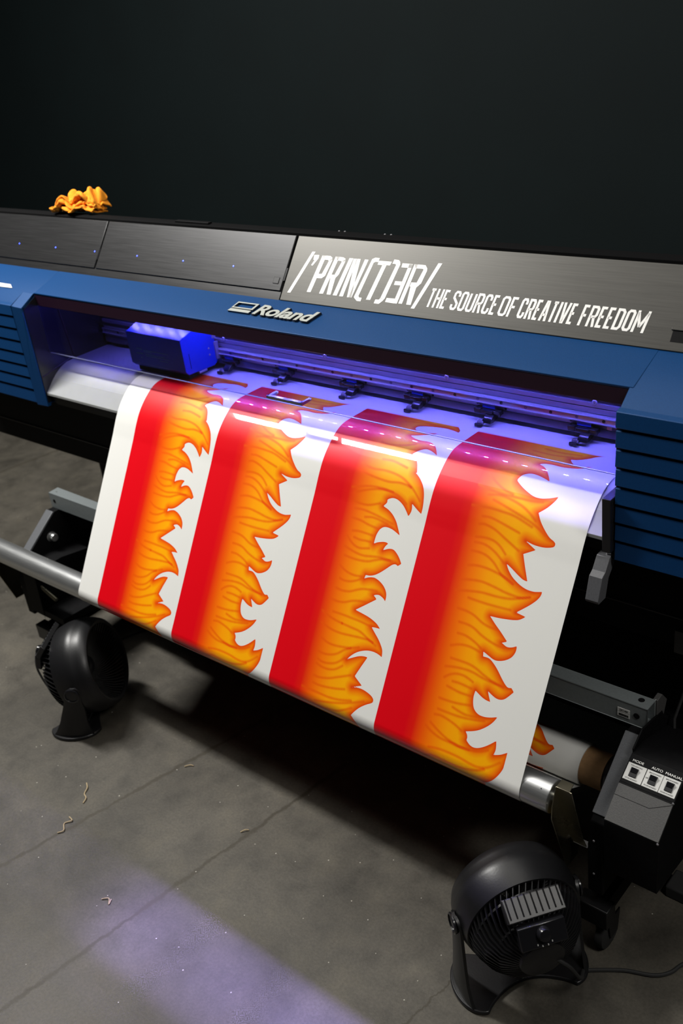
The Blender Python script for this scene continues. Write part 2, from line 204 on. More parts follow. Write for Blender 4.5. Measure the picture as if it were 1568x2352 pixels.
M['brass'] = mat('zinc_yellow_plate', (0.36, 0.33, 0.24, 1), 0.28, 1.0, noise=0.2, scale=12, noise2=0.15)
M['yellow'] = mat('warning_yellow', (0.55, 0.36, 0.01, 1), 0.5)
M['card'] = mat('brown_cardboard', (0.33, 0.19, 0.085, 1), 0.85, noise=0.12, scale=120, bump=0.15)
M['rubber'] = mat('dark_rubber', (0.018, 0.018, 0.018, 1), 0.75, bump=0.08, scale=150, noise=0.1)
M['rubber_grey'] = mat('grey_pinch_rubber', (0.16, 0.15, 0.15, 1), 0.8)
M['chrome'] = mat('handle_chrome', (0.42, 0.41, 0.46, 1), 0.2, 1.0)
M['copper'] = mat('orange_marker_tape', (0.75, 0.36, 0.22, 1), 0.5)
M['cloth'] = mat('orange_microfibre', (0.93, 0.30, 0.008, 1), 0.95, noise=0.16, scale=320, bump=0.55)
M['chip'] = mat('pale_wood_shaving', (0.42, 0.33, 0.20, 1), 0.9)
M['led'] = mat('led_emitter', (0.2, 0.2, 0.9, 1), 0.4, emit=(0.155, 0.145, 1.0, 1), estr=LEDS)
M['dot'] = mat('emissive_blue', (0.02, 0.05, 0.9, 1), 0.4, emit=(0.06, 0.10, 1.0, 1), estr=5.0)
M['carton_text'] = mat('small_label_text', (0.10, 0.28, 0.45, 1), 0.6)
# clear acrylic: coated pane, transparent plus mirror by angle
k = NT('clear_acrylic'); k.t.nodes.remove(k.b)
tr = k.n('ShaderNodeBsdfTransparent'); tr.inputs[0].default_value = (0.80, 0.79, 0.83, 1)
gl = k.n('ShaderNodeBsdfGlossy'); gl.inputs['Roughness'].default_value = 0.02
lw = k.n('ShaderNodeLayerWeight'); lw.inputs[0].default_value = 0.5; mx = k.n('ShaderNodeMixShader')
k.l(k.math('MULTIPLY_ADD', k.math('POWER', lw.outputs['Facing'], 5.0), 0.75, 0.025), mx.inputs[0]); k.l(tr.outputs[0], mx.inputs[1]); k.l(gl.outputs[0], mx.inputs[2]); k.l(mx.outputs[0], k.out.inputs[0])
M['acrylic'] = k.m
M['acrylic_edge'] = mat('acrylic_edge', (0.20, 0.22, 0.30, 1), 0.25)

# wall: very dark green-black paint
M['top'] = mat('dull_black_lid', (0.0025, 0.0025, 0.0028, 1), 0.8, spec=0.08)
M['wall'] = mat('dark_wall_paint', (0.0026, 0.0064, 0.0070, 1), 0.75, noise=0.10, scale=3, bump=0.03, spec=0.2)

# concrete floor with filled saw cuts
k = NT('polished_concrete')
tc = k.n('ShaderNodeTexCoord'); P0 = tc.outputs['Object']
def nz(scale, det=6, rough=0.55, dist=0.0):
    n = k.n('ShaderNodeTexNoise'); n.inputs['Scale'].default_value = scale; n.inputs['Detail'].default_value = det
    n.inputs['Roughness'].default_value = rough; n.inputs['Distortion'].default_value = dist
    k.l(P0, n.inputs['Vector']); return n.outputs['Fac']
big = nz(2.2, 6, 0.6, 0.4); mid = nz(11, 8, 0.65, 0.2); fine = nz(160, 4, 0.7)
col = k.ramp(big, [(0.30, (0.040, 0.036, 0.029, 1)), (0.5, (0.076, 0.069, 0.056, 1)), (0.72, (0.108, 0.098, 0.080, 1))])
col = k.mix(0.8, col, k.ramp(mid, [(0.30, (0.30, 0.30, 0.30, 1)), (0.5, (0.5, 0.5, 0.5, 1)), (0.72, (0.66, 0.65, 0.62, 1))]), 'OVERLAY')
col = k.mix(0.6, col, k.ramp(fine, [(0.25, (0.3, 0.3, 0.3, 1)), (0.75, (0.7, 0.7, 0.7, 1))]), 'OVERLAY')
sep = k.n('ShaderNodeSeparateXYZ'); k.l(P0, sep.inputs[0]); X_, Y_ = sep.outputs[0], sep.outputs[1]
wob = k.math('MULTIPLY_ADD', nz(22, 5, 0.7), 0.030, -0.015)
wid = k.math('MULTIPLY_ADD', nz(7, 3), 0.020, -0.002)
# each cut: x = a + b*y
for a, b, y0, y1, hw in [(-0.123, 0.226, -2.6, 0.9, 1.0), (0.181, 0.137, -3.0, -0.05, 1.0), (0.806, 0.139, -3.0, -0.30, 0.35), (-2.45, 0.17, -1.0, 2.0, 0.8)]:
    d = k.math('ABSOLUTE', k.math('ADD', k.math('SUBTRACT', X_, k.math('MULTIPLY_ADD', Y_, b, a)), wob))
    w = k.math('MULTIPLY', wid, hw)
    m1 = k.math('SUBTRACT', 1.0, k.math('DIVIDE', d, w), clamp=True)
    m1 = k.math('MULTIPLY', m1, k.math('MULTIPLY', k.math('GREATER_THAN', Y_, y0), k.math('LESS_THAN', Y_, y1)))
    core = k.math('MULTIPLY', m1, 1.5, clamp=True)
    col = k.mix(k.math('MULTIPLY', core, 0.88), col, (0.045, 0.038, 0.026, 1))
# dust specks and pinholes
vo = k.n('ShaderNodeTexVoronoi', voronoi_dimensions='2D'); vo.inputs['Scale'].default_value = 17; k.l(P0, vo.inputs['Vector'])
sp = k.math('MULTIPLY', k.math('LESS_THAN', vo.outputs['Distance'], k.math('MULTIPLY_ADD', nz(40), 0.055, -0.004)), k.math('GREATER_THAN', nz(3.3), 0.44))
vo2 = k.n('ShaderNodeTexVoronoi', voronoi_dimensions='2D'); vo2.inputs['Scale'].default_value = 9.0; k.l(P0, vo2.inputs['Vector'])
col = k.mix(k.math('MULTIPLY', k.math('SUBTRACT', 1.0, k.math('MULTIPLY', vo2.outputs['Distance'], 14.0), clamp=True), 0.35), col, (0.05, 0.048, 0.042, 1))
sepc = k.n('ShaderNodeSeparateColor'); k.l(vo.outputs['Color'], sepc.inputs[0])
sp = k.math('MULTIPLY', sp, k.math('GREATER_THAN', sepc.outputs[0], 0.80))
col = k.mix(k.math('MULTIPLY', sp, 0.8), col, (0.42, 0.40, 0.35, 1))
k.l(col, k.b.inputs['Base Color'])
k.l(k.math('MULTIPLY_ADD', mid, 0.25, 0.42), k.b.inputs['Roughness'])
bp = k.n('ShaderNodeBump'); bp.inputs['Strength'].default_value = 0.12; bp.inputs['Distance'].default_value = 0.004
k.l(k.math('ADD', fine, mid), bp.inputs['Height']); k.l(bp.outputs[0], k.b.inputs['Normal'])
k.b.inputs['Specular IOR Level'].default_value = 0.35
M['floor'] = k.m

# printed vinyl: flame artwork stored as distances on the sheet
k = NT('printed_vinyl')
def att(nm):
    n = k.n('ShaderNodeAttribute'); n.attribute_name = nm; return n.outputs['Fac']
U, SD, ST, PRI = att('u'), att('sdf'), att('stroke'), att('printed')
base = k.ramp(k.math('DIVIDE', U, 0.2), [(0.0, lin(224, 0, 20)), (0.36, lin(222, 0, 18)), (0.46, lin(226, 26, 10)), (0.55, lin(238, 78, 2)), (0.68, lin(250, 122, 0)), (0.84, lin(255, 160, 0)), (1.0, lin(255, 172, 0))])
edge = k.ramp(k.math('DIVIDE', SD, 0.022), [(0.0, lin(228, 62, 12)), (0.12, lin(234, 84, 4)), (0.32, lin(246, 116, 0)), (0.62, lin(252, 152, 0)), (1.0, lin(255, 180, 0))])
base = k.mix(k.math('MULTIPLY_ADD', U, 30.0, -3.2, clamp=True), base, k.mix(1.0, base, edge, 'DARKEN'))
base = k.mix(k.math('MULTIPLY', ST, 0.68, clamp=True), base, lin(236, 84, 0))
ink = k.math('MULTIPLY', k.math('MULTIPLY_ADD', SD, 1600.0, 0.5, clamp=True), k.math('MULTIPLY_ADD', U, 1600.0, 0.5, clamp=True))
ink = k.math('MULTIPLY', ink, PRI)
k.l(k.mix(ink, lin(230, 230, 226), base), k.b.inputs['Base Color'])
k.b.inputs['Roughness'].default_value = 0.42; k.b.inputs['Coat Weight'].default_value = 0.75; k.b.inputs['Coat Roughness'].default_value = 0.036
k.b.inputs['Specular IOR Level'].default_value = 0.25
M['vinyl'] = k.m
M['backing'] = mat('white_backing_paper', (0.70, 0.70, 0.67, 1), 0.55)
# ------------------------------------------------------------------ setting
def struct(name, mb, m): o = mb.build(name, m); o['kind'] = 'structure'; return o
struct('floor', MB().box(-6, 4, -5, 1.75, -0.1, 0), M['floor'])
struct('wall_back', MB().box(-6, 4, 1.75, 1.9, 0, 3.6), M['wall'])
struct('wall_left', MB().box(-6.15, -6, -5, 1.75, 0, 3.6), M['wall'])

# ------------------------------------------------------------------ printer
PRN = thing('wide_format_printer', 'long blue and dark grey wide format printer lettered /\'PRIN(T)ER/ along its top cover', 'printer', (0, 0.4, 0))
def P_(name, mb, m, **kw): return mb.build(name, m, kw.pop('parent', PRN), **kw)
XE = 1.46
# profile points of the sloping front
A = Vector((0, 0.143, 1.131)); B = Vector((0, 0.235, 1.255)); e = (B - A).normalized(); nn = Vector((0, -e.z, e.y))
A2 = Vector((0, 0.0475, 1.097)); B2 = A.copy(); e2 = (B2 - A2).normalized(); n2 = Vector((0, -e2.z, e2.y))
def pan(x, t, h=0.0): return Vector((x, 0, 0)) + A + e * t + nn * h
def hod(x, t, h=0.0): return Vector((x, 0, 0)) + A2 + e2 * t + n2 * h
def yz(v): return (v.y, v.z)
# main body behind everything
P_('main_body', MB().prism([(0.30, 1.235), (0.30, 0.83), (0.62, 0.83), (0.62, 0.95), (0.43, 1.10), (0.40, 1.19), (0.32, 1.225)], -XE, XE), M['black'], bevel=0.004)
# black top lid with raised rim right behind the sloping panels
P_('lid', MB().prism([yz(pan(0, 0.150, -0.004)), (0.236, 1.2605), (0.252, 1.2625), (0.264, 1.2622), (0.272, 1.2590), (0.420, 1.190), (0.420, 1.180), (0.27, 1.225)], -XE, XE), M['top'], bevel=0.0015)
for x in (0.075, 0.092, 0.205, 0.222): P_('lid_screw', MB().lathe([(0.0022, 0), (0.0022, 0.002), (0.0, 0.003)], (x, 0.262, 1.2615), (0, 0, 1), 10), M['steel'])
P_('lid_latch_tab', MB().box(-0.46, -0.335, 0.243, 0.256, 1.261, 1.2665), M['black'], bevel=0.001)
# shell under the sloping panels
P_('cover_frame', MB().prism([yz(pan(0, 0, -0.001)), yz(pan(0, 0.0185, -0.001)), yz(pan(0, 0.154, -0.006)), (0.30, 1.235), (0.30, 1.12), (0.15, 1.118)], -XE, -0.027), M['panel'])
P_('cover_frame', MB().prism([yz(pan(0, 0.001, -0.006)), yz(pan(0, 0.154, -0.006)), (0.30, 1.235), (0.30, 1.12), (0.155, 1.118)], -0.027, XE), M['black'])
def panel(x0, x1, t0, t1, th, m, name='cover_panel', lab=None, bev=0.0015):
    mb = MB().solid([pan(x0, t0, -0.005), pan(x1, t0, -0.005), pan(x1, t1, -0.005), pan(x0, t1, -0.005)], nn * (th + 0.005))
    o = P_(name, mb, m, bevel=bev)
    if lab: o['label'] = lab
    return o
panel(-XE, -0.724, 0.0205, 0.1535, 0.002, M['panel'], lab='dark glossy cover panel left of the seam')
panel(-0.7185, -0.029, 0.0205, 0.1535, 0.002, M['panel'], lab='dark glossy cover panel in the middle')
pr = panel(-0.0225, XE, 0.0, 0.1535, 0.0015, M['panel_lit'], lab='brushed cover panel coloured lighter for the light it reflects, with white lettering')
for x in (-0.7212, -0.0262):
    P_('panel_hinge', MB().solid([pan(x - 0.0022, 0.045, -0.004), pan(x + 0.0022, 0.045, -0.004), pan(x + 0.0022, 0.075, -0.004), pan(x - 0.0022, 0.075, -0.004)], nn * 0.0065), M['gloss_black'])
P_('pressed_tab', MB().solid([pan(-0.058, 0.036, 0.001), pan(-0.040, 0.036, 0.001), pan(-0.040, 0.052, 0.001), pan(-0.058, 0.052, 0.001)], nn * 0.0022), M['panel'], bevel=0.002)
# small emissive blue dots in a row
for i in range(7):
    x = -1.2833 + 0.1805 * i
    ind = P_('blue_dot', MB().lathe([(0.0019, 0), (0.0019, 0.0008), (0.0, 0.0012)], pan(x, 0.066 if i < 3 else 0.0665, 0.0018), nn, 12), M['dot'])
# recess at the right end of the lettered panel
P_('recessed_grip', MB().solid([pan(0.899, 0.016, 0.0012), pan(0.955, 0.016, 0.0012), pan(0.955, 0.036, 0.0012), pan(0.899, 0.036, 0.0012)], nn * 0.0006), M['black'], bevel=0.0004)
P_('grip_rim', MB().solid([pan(0.896, 0.0365, 0.001), pan(0.955, 0.0365, 0.001), pan(0.955, 0.0415, 0.001), pan(0.896, 0.0415, 0.001)], nn * 0.003), M['panel_lit'], bevel=0.001)

# ---- big lettering traced on the cover panel (mm along the panel: x, height)
for kname, polys in BIG.items():
    mb = MB()
    for p in polys: mb.solid([pan(a / 1000, b / 1000, 0.0013) for a, b in p], nn * 0.0005)
    P_('letter', mb, M['white'], smooth=0)
# ---- condensed stroke lettering for the smaller line
STK = {
 'T': (13, [[(0, 1), (1, 1)], [(.5, 1), (.5, 0)]]), 'H': (14, [[(0, 0), (0, 1)], [(1, 0), (1, 1)], [(0, .5), (1, .5)]]),
 'E': (12, [[(1, 0), (0, 0), (0, 1), (1, 1)], [(0, .52), (.85, .52)]]), 'F': (12, [[(0, 0), (0, 1), (1, 1)], [(0, .5), (.85, .5)]]),
 'S': (14, [[(1, .74), (1, .9), (.78, 1), (.22, 1), (0, .9), (0, .66), (1, .34), (1, .1), (.78, 0), (.22, 0), (0, .1), (0, .26)]]),
 'O': (14.5, [[(.22, 0), (0, .1), (0, .9), (.22, 1), (.78, 1), (1, .9), (1, .1), (.78, 0), (.22, 0)]]),
 'U': (14.5, [[(0, 1), (0, .1), (.22, 0), (.78, 0), (1, .1), (1, 1)]]),
 'C': (14, [[(1, .72), (1, .9), (.78, 1), (.22, 1), (0, .9), (0, .1), (.22, 0), (.78, 0), (1, .1), (1, .28)]]),
 'R': (14.5, [[(0, 0), (0, 1), (.78, 1), (1, .9), (1, .58), (.78, .47), (0, .47)], [(.62, .47), (1, 0)]]),
 'A': (15.5, [[(0, 0), (.36, 1), (.64, 1), (1, 0)], [(.16, .28), (.84, .28)]]), 'I': (5, [[(.5, 0), (.5, 1)]]),
 'V': (15.5, [[(0, 1), (.40, 0), (.60, 0), (1, 1)]]), 'D': (14.5, [[(0, 0), (0, 1), (.72, 1), (1, .88), (1, .12), (.72, 0), (0, 0)]]),
 'M': (21, [[(0, 0), (0, 1)], [(0, .97), (.5, .22)], [(.5, .22), (1, .97)], [(1, 1), (1, 0)]]),
}
def stroke_poly(mb, pts, w, place):
    pts = [Vector(p) for p in pts]; m = len(pts); closed = (pts[0] - pts[-1]).length < 1e-6
    if closed: pts = pts[:-1]; m -= 1
    L, R = [], []
    for i in range(m):
        a = pts[i] - pts[i - 1] if (i > 0 or closed) else pts[1] - pts[0]
        b = pts[(i + 1) % m] - pts[i] if (i < m - 1 or closed) else a
        a.normalize(); b.normalize(); na = Vector((-a.y, a.x)); nb = Vector((-b.y, b.x)); t = na + nb
        t.normalize(); k = 1 / max(0.55, t.dot(na)); L.append(pts[i] + t * w / 2 * k); R.append(pts[i] - t * w / 2 * k)
    for i in range(m if closed else m - 1):
        j = (i + 1) % m
        mb.solid([place(*L[i]), place(*L[j]), place(*R[j]), place(*R[i])], nn * 0.0005)
def word(txt, xa, xb, t0=25.0, t1=65.0, sw=4.9, slant=0.13, gap=2.1):
    tot = sum(STK[c][0] for c in txt) + gap * (len(txt) - 1); k = (xb - xa) / tot; x = xa
    for c in txt:
        w, lines = STK[c]; w *= k; mb = MB(); s2 = min(sw, w) / 2
        for ln in lines:
            q = [(x + s2 + u * (w - 2 * s2), t0 + s2 + v * (t1 - t0 - 2 * s2)) for u, v in ln]
            if c in 'THEFIRAVM':      # butt ends reach the full height
                q = [(a, (t0 if abs(b - t0 - s2) < 1e-6 and (c in 'THFIRAM') else t1 if abs(b - t1 + s2) < 1e-6 and c in 'HIVM' else b)) for a, b in q]
            stroke_poly(mb, q, min(sw, w), lambda a, b: pan((a + slant * (b - t0)) / 1000, b / 1000, 0.0013))
        P_('letter', mb, M['white'], smooth=0)
        x += w + gap * k
word('THE', 376, 425); word('SOURCE', 435, 541); word('OF', 547, 583)
word('CREATIVE', 590, 708); word('FREEDOM', 719, 847)

# ---- blue hood over the printing area
lipb = (0.0475, 1.0625)
P_('hood', MB().prism([(0.0475, 1.097), yz(pan(0, -0.0005, 0)), (0.152, 1.131), (0.30, 1.12), (0.30, 1.105), (0.06, 1.0895), (0.0485, 1.0925)], -0.8775, 0.884), M['blue'], bevel=0.0012)
P_('smoked_strip', MB().prism([(0.049, 1.0915), (0.058, 1.0905), (0.058, 1.0615), (0.049, 1.0615)], -0.8785, 0.885), M['lip'], bevel=0.0006)
# ---- maker's badge: frame mark and name
bd = MB(); sd = MB()
def badge(mb, pts, h0, h1): mb.solid([hod(a / 1000, b / 1000, h0) for a, b in pts], n2 * (h1 - h0))
out = [(-129, 73), (-61, 73.5), (-65, 50.5), (-133, 50)]; inn = [(-125, 69), (-68, 69.5), (-71, 54.5), (-129, 54)]
for i in range(4):
    j = (i + 1) % 4; q = [out[i], out[j], inn[j], inn[i]]
    badge(bd, q, 0.0045, 0.0052); badge(sd, q, 0.0, 0.0046)
bar = [(-132.5, 47.5), (-66, 47.5), (-68, 38.5), (-136, 38.5)]
badge(bd, bar, 0.0045, 0.0052); badge(sd, bar, 0.0, 0.0046)
bg = bd.build('badge_frame', M['badge'], PRN, smooth=0)
sd.build('badge_edge', M['gloss_black'], bg, smooth=0)
def text_mesh(name, body, m, parent, fn, size, extr, shear=0.0, offset=0.0, align='LEFT', spacing=1.0, fitx=None, fity=None, label=None):
    """letters become a real mesh; fn maps (x, y, depth) to the scene"""
    cu = bpy.data.curves.new('t', 'FONT'); cu.body = body; cu.size = size; cu.extrude = extr; cu.shear = shear; cu.offset = offset
    cu.align_x = align; cu.space_character = spacing; cu.resolution_u = 4
    ob = bpy.data.objects.new('t', cu); C.objects.link(ob); bpy.context.view_layer.update()
    dg = bpy.context.evaluated_depsgraph_get(); me = bpy.data.meshes.new_from_object(ob.evaluated_get(dg))
    bpy.data.objects.remove(ob); bpy.data.curves.remove(cu)
    xs = [v.co.x for v in me.vertices]; ys = [v.co.y for v in me.vertices]
    for v in me.vertices:
        x, y = v.co.x, v.co.y
        if fitx: x = fitx[0] + (x - min(xs)) / (max(xs) - min(xs)) * (fitx[1] - fitx[0])
        if fity: y = fity[0] + (y - min(ys)) / (max(ys) - min(ys)) * (fity[1] - fity[0])
        v.co = fn(x, y, v.co.z)
    me.materials.clear(); me.materials.append(m); me.name = name
    o = bpy.data.objects.new(name, me); C.objects.link(o); o.parent = parent
    if parent.get('absolute'): o.matrix_parent_inverse = parent_inv[parent.name]
    if label: o['label'] = label
    return o
nm = text_mesh('badge_name', 'Roland', M['badge'], PRN, lambda x, y, z: hod(x, y, 0.0049 + z), 0.04, 0.0004, 0.28, 0.0011, spacing=0.97, fitx=(-0.057, 0.125), fity=(0.038, 0.0735))
text_mesh('badge_edge', 'Roland', M['gloss_black'], nm, lambda x, y, z: hod(x + 0.0004, y - 0.0004, 0.0023 + z), 0.04, 0.0023, 0.28, 0.0020, spacing=0.97, fitx=(-0.0585, 0.1265), fity=(0.037, 0.0745))

# ---- louvred end boxes
def louvres(x0, x1, side):
    par = P_('end_box', MB().prism([(0.012, 1.069), (0.0475, 1.0955), yz(pan(0, -0.0005, -0.0005)), (0.152, 1.131), (0.32, 1.12), (0.32, 0.783), (0.012, 0.783)], min(x0, x1), max(x0, x1)), M['blue'], bevel=0.0015)
    par['label'] = side + ' blue end box with horizontal louvres'
    zs = [1.073 - 0.0362 * i for i in range(9)]
    a, b = (x0, x1) if x0 < x1 else (x1, x0)
    if side == 'left': b = -0.9255
    for i in range(8):
        zt, zb = zs[i], zs[i + 1]
        prof = [(0.0125, zt - 0.0005), (0.0005, zt - 0.0015 if i else zt - 0.001), (-0.002, zb + 0.0045), (0.0125, zb + 0.003)]
        if i == 0: prof = [(0.0125, zt + 0.001), (0.0005, zt - 0.003), (-0.002, zb + 0.0045), (0.0125, zb + 0.003)]
        if i == 7: prof[2] = (-0.0015, 0.783); prof[3] = (0.0125, 0.783)
        P_('louvre', MB().prism(prof, a, b), M['blue'], bevel=0.001, parent=par)
    P_('shadow_gap', MB().box(a + 0.001, b - 0.001, 0.0095, 0.0118, 0.785, 1.07), M['black'], parent=par)
    if side == 'left':
        P_('edge_flange', MB().solid([(-0.9255, -0.003, 1.070), (-0.9255, -0.003, 0.778), (-0.8785, 0.001, 0.778), (-0.8785, 0.001, 1.067)][::-1], (0, 0.012, 0)).solid(
            [(-0.9255, -0.003, 1.070), (-0.8785, 0.001, 1.067), (-0.8785, 0.047, 1.0955), (-0.9255, 0.047, 1.0965)], (0, 0.003, -0.006)), M['blue'], parent=par, bevel=0.001)
    return par
BL = louvres(-XE, -0.8785, 'left'); BR = louvres(0.8765, XE, 'right')
P_('white_lettering', MB().solid([hod(-1.12, 0.019, 0.0008), hod(-1.012, 0.019, 0.0008), hod(-0.988, 0.006, 0.0008), hod(-1.12, 0.003, 0.0008)], n2 * 0.0004), M['white'], parent=BL, smooth=0)
# dark inner cheeks
for s, x0, x1 in ((-1, -0.8785, -0.8755), (1, 0.876, 0.879)):
    P_('cheek_panel', MB().prism([(0.004, 1.062), (0.05, 1.088), (0.30, 1.10), (0.30, 0.79), (0.004, 0.79)], x0, x1), M['gloss_black'])
    xs_ = sorted((x0 + s * -0.002, x0 + s * -0.005)) if s < 0 else sorted((x0, x0 - 0.003))
    xs_ = (-0.8757, -0.8735) if s < 0 else (0.874, 0.8762)
    P_('cheek_seam', MB().prism([(0.105, 1.06), (0.108, 1.06), (0.125, 0.892), (0.122, 0.890)], *xs_).prism([(0.125, 0.8915), (0.125, 0.8935), (0.004, 0.8665), (0.004, 0.8645)], *xs_), M['lip'])
P_('cheek_latch', MB().box(-0.872, -0.866, 0.13, 0.142, 1.035, 1.05), M['rail'], bevel=0.001)

# ---- platen (white front apron)
PL = [(0.30, 0.8845), (0.124, 0.8845), (0.094, 0.8822), (0.070, 0.8735), (0.048, 0.8590), (0.028, 0.8405), (0.0135, 0.8235), (0.0085, 0.8165), (0.0085, 0.812), (0.024, 0.812), (0.06, 0.845), (0.30, 0.845)]
P_('platen', MB().prism(PL, -0.8755, 0.874), M['white_metal'], bevel=0.0006)
sl = MB()
for y0 in (0.1235, 0.1175): sl.prism([(y0, 0.8846), (y0 + 0.0014, 0.8848), (y0 + 0.0014, 0.8842), (y0, 0.884)], -0.875, 0.873)
P_('platen_groove', sl, M['groove'])
P_('edge_strip', MB().prism([(0.0405, 0.8530), (0.0065, 0.8185), (0.0065, 0.8115), (0.012, 0.8115), (0.045, 0.848)], -0.8755, 0.8735), M['white_metal'], bevel=0.0006)
vh = MB()
for i in range(12):
    for j in range(3):
        vh.lathe([(0.0016, 0), (0.0, 0.0002)], (-0.80 + 0.0225 * i + 0.0112 * (j % 2), 0.150 + 0.011 * j, 0.8847), (0, 0, 1), 8)
P_('vacuum_holes', vh, M['steel'])
# black end block at the right of the platen
P_('platen_end_block', MB().box(0.8575, 0.874, -0.012, 0.045, 0.800, 0.9075), M['gloss_black'], bevel=0.001)

# ---- rail wall behind the platen
YR = 0.240
P_('rail_beam', MB().prism([(YR, 1.10), (YR, 0.974), (YR + 0.006, 0.9735), (YR + 0.006, 0.9655), (YR, 0.965), (YR, 0.9565), (YR + 0.004, 0.9560), (YR + 0.004, 0.9548), (YR, 0.9543), (YR, 0.9435), (YR + 0.004, 0.943), (YR + 0.004, 0.922), (YR, 0.9215), (YR, 0.9145), (YR + 0.003, 0.914), (YR + 0.003, 0.9125), (YR, 0.912), (YR - 0.002, 0.909), (YR - 0.002, 0.8965), (YR + 0.05, 0.8965), (YR + 0.05, 1.10)], -0.87, 0.872), M['rail'])
P_('dark_band', MB().box(-0.868, 0.870, YR + 0.0035, YR + 0.0058, 0.9655, 0.9738), M['groove'])
P_('cable_band', MB().box(0.695, 0.870, YR - 0.0012, YR + 0.0005, 0.9150, 0.9205), M['lip'])
P_('marker_tape', MB().box(0.738, 0.7485, YR - 0.002, YR - 0.001, 0.9145, 0.921), M['copper'])
P_('media_slot', MB().box(-0.872, 0.872, YR + 0.02, YR + 0.045, 0.884, 0.897), M['black'])
GR = P_('guide_rail', MB().prism([(YR + 0.004, 0.9425), (YR - 0.009, 0.9415), (YR - 0.0105, 0.9395), (YR - 0.0085, 0.9375), (YR - 0.0085, 0.9295), (YR - 0.0105, 0.9270), (YR - 0.009, 0.9245), (YR + 0.004, 0.9238)], -0.866, 0.868), M['steel'])
for i in range(28):
    x = -0.854 + 0.0588 * i + 0.001
    P_('rail_screw', MB().lathe([(0.0034, 0), (0.0034, 0.0008), (0.0018, 0.0008), (0.0018, -0.001)], (x, YR - 0.0085, 0.9338), (0, -1, 0), 12), M['gloss_black'] if i % 2 else M['groove'], parent=GR)
for x in (-0.70, -0.35, 0.003, 0.357, 0.711):
    P_('beam_screw', MB().lathe([(0.0058, 0), (0.0058, 0.0018), (0.0048, 0.0028), (0.002, 0.0028), (0.0018, 0.0012)], (x, YR, 0.9675), (0, -1, 0), 16), M['copper'] if False else M['steel'])
# ---- pinch roller units
def pinch(x):
    y0 = YR - 0.004
    h = MB().box(x - 0.031, x - 0.014, y0 - 0.014, y0 + 0.003, 0.9075, 0.9165).box(x - 0.0125, x + 0.0165, y0 - 0.016, y0 + 0.001, 0.9080, 0.9150).box(x + 0.018, x + 0.034, y0 - 0.014, y0 + 0.003, 0.9060, 0.9165)
    par = P_('pinch_roller_unit', h, M['gloss_black'], bevel=0.0015)
    P_('blue_plate', MB().box(x - 0.014, x + 0.0165, y0 - 0.0045, y0 - 0.0025, 0.9165, 0.9262), M['lbl_blue'], parent=par)
    P_('hinge_pin', MB().tube([(x - 0.03, y0 - 0.010, 0.9065), (x + 0.033, y0 - 0.010, 0.9065)], 0.003, 10), M['gloss_black'], parent=par)
    P_('arm', MB().prism([(y0, 0.909), (y0 - 0.018, 0.908), (y0 - 0.030, 0.9005), (y0 - 0.033, 0.894), (y0 - 0.020, 0.892), (y0, 0.897)], x + 0.001, x + 0.022), M['gloss_black'], parent=par, bevel=0.0012)
    P_('wheel', MB().lathe([(0.0, -0.0055), (0.0058, -0.0055), (0.0064, -0.004), (0.0064, 0.004), (0.0058, 0.0055), (0, 0.0055)], (x - 0.004, y0 - 0.030, 0.8925), (1, 0, 0), 24), M['rubber_grey'], parent=par)
    P_('foot', MB().box(x - 0.0125, x + 0.0045, y0 - 0.0415, y0 - 0.036, 0.8865, 0.8935), M['gloss_black'], parent=par, bevel=0.0008)
    P_('axle_cap', MB().lathe([(0.0035, 0), (0.0035, 0.003), (0, 0.0035)], (x + 0.0015, y0 - 0.031, 0.8935), (1, -0.3, 0), 12), M['steel'], parent=par)
    for dx, dz in ((-0.032, 0.9205), (0.0385, 0.9185)):
        P_('mounting_hole', MB().lathe([(0.003, 0), (0.003, 0.0006), (0, 0.0006)], (x + dx, YR + 0.0002, dz), (0, -1, 0), 12), M['black'], parent=par)
    return par
for x in (-0.525, -0.335, -0.139, 0.084, 0.277, 0.466, 0.690): pinch(x)

# ---- print carriage
cx0, cx1, yf = -0.592, -0.373, 0.114
CAR = P_('print_carriage', MB().prism([(yf, 1.0), (yf + 0.001, 0.9135), (yf + 0.010, 0.904), (0.215, 0.9005), (0.228, 0.9085), (0.228, 0.99), (0.205, 1.012), (0.168, 1.0165)], cx0, cx1), M['carriage'], bevel=0.0015)
P_('carriage_bracket', MB().box(cx1 - 0.002, cx1 + 0.0045, 0.222, 0.234, 0.915, 0.962).box(cx1 - 0.002, cx1 + 0.003, 0.219, 0.231, 0.972, 0.99), M['rail'], parent=CAR, bevel=0.001)
P_('base_plate', MB().box(cx1 - 0.02, cx1 + 0.002, 0.158, 0.185, 0.8965, 0.902), M['rail'], parent=CAR, bevel=0.001)
P_('carriage_underside', MB().box(cx0 + 0.01, cx1 - 0.008, yf + 0.014, 0.222, 0.8905, 0.902), M['black'], parent=CAR)
for z in (0.951, 0.9335):
    P_('carriage_screw', MB().lathe([(0.0026, 0), (0.0026, 0.0012), (0.0, 0.0016)], (cx1, 0.203, z), (1, 0, 0), 12), M['steel'], parent=CAR)
P_('panel_slot', MB().box(cx1 - 0.001, cx1 + 0.0004, 0.134, 0.1355, 0.918, 0.958), M['black'], parent=CAR)
tx = MB(); rr = random.Random(2)
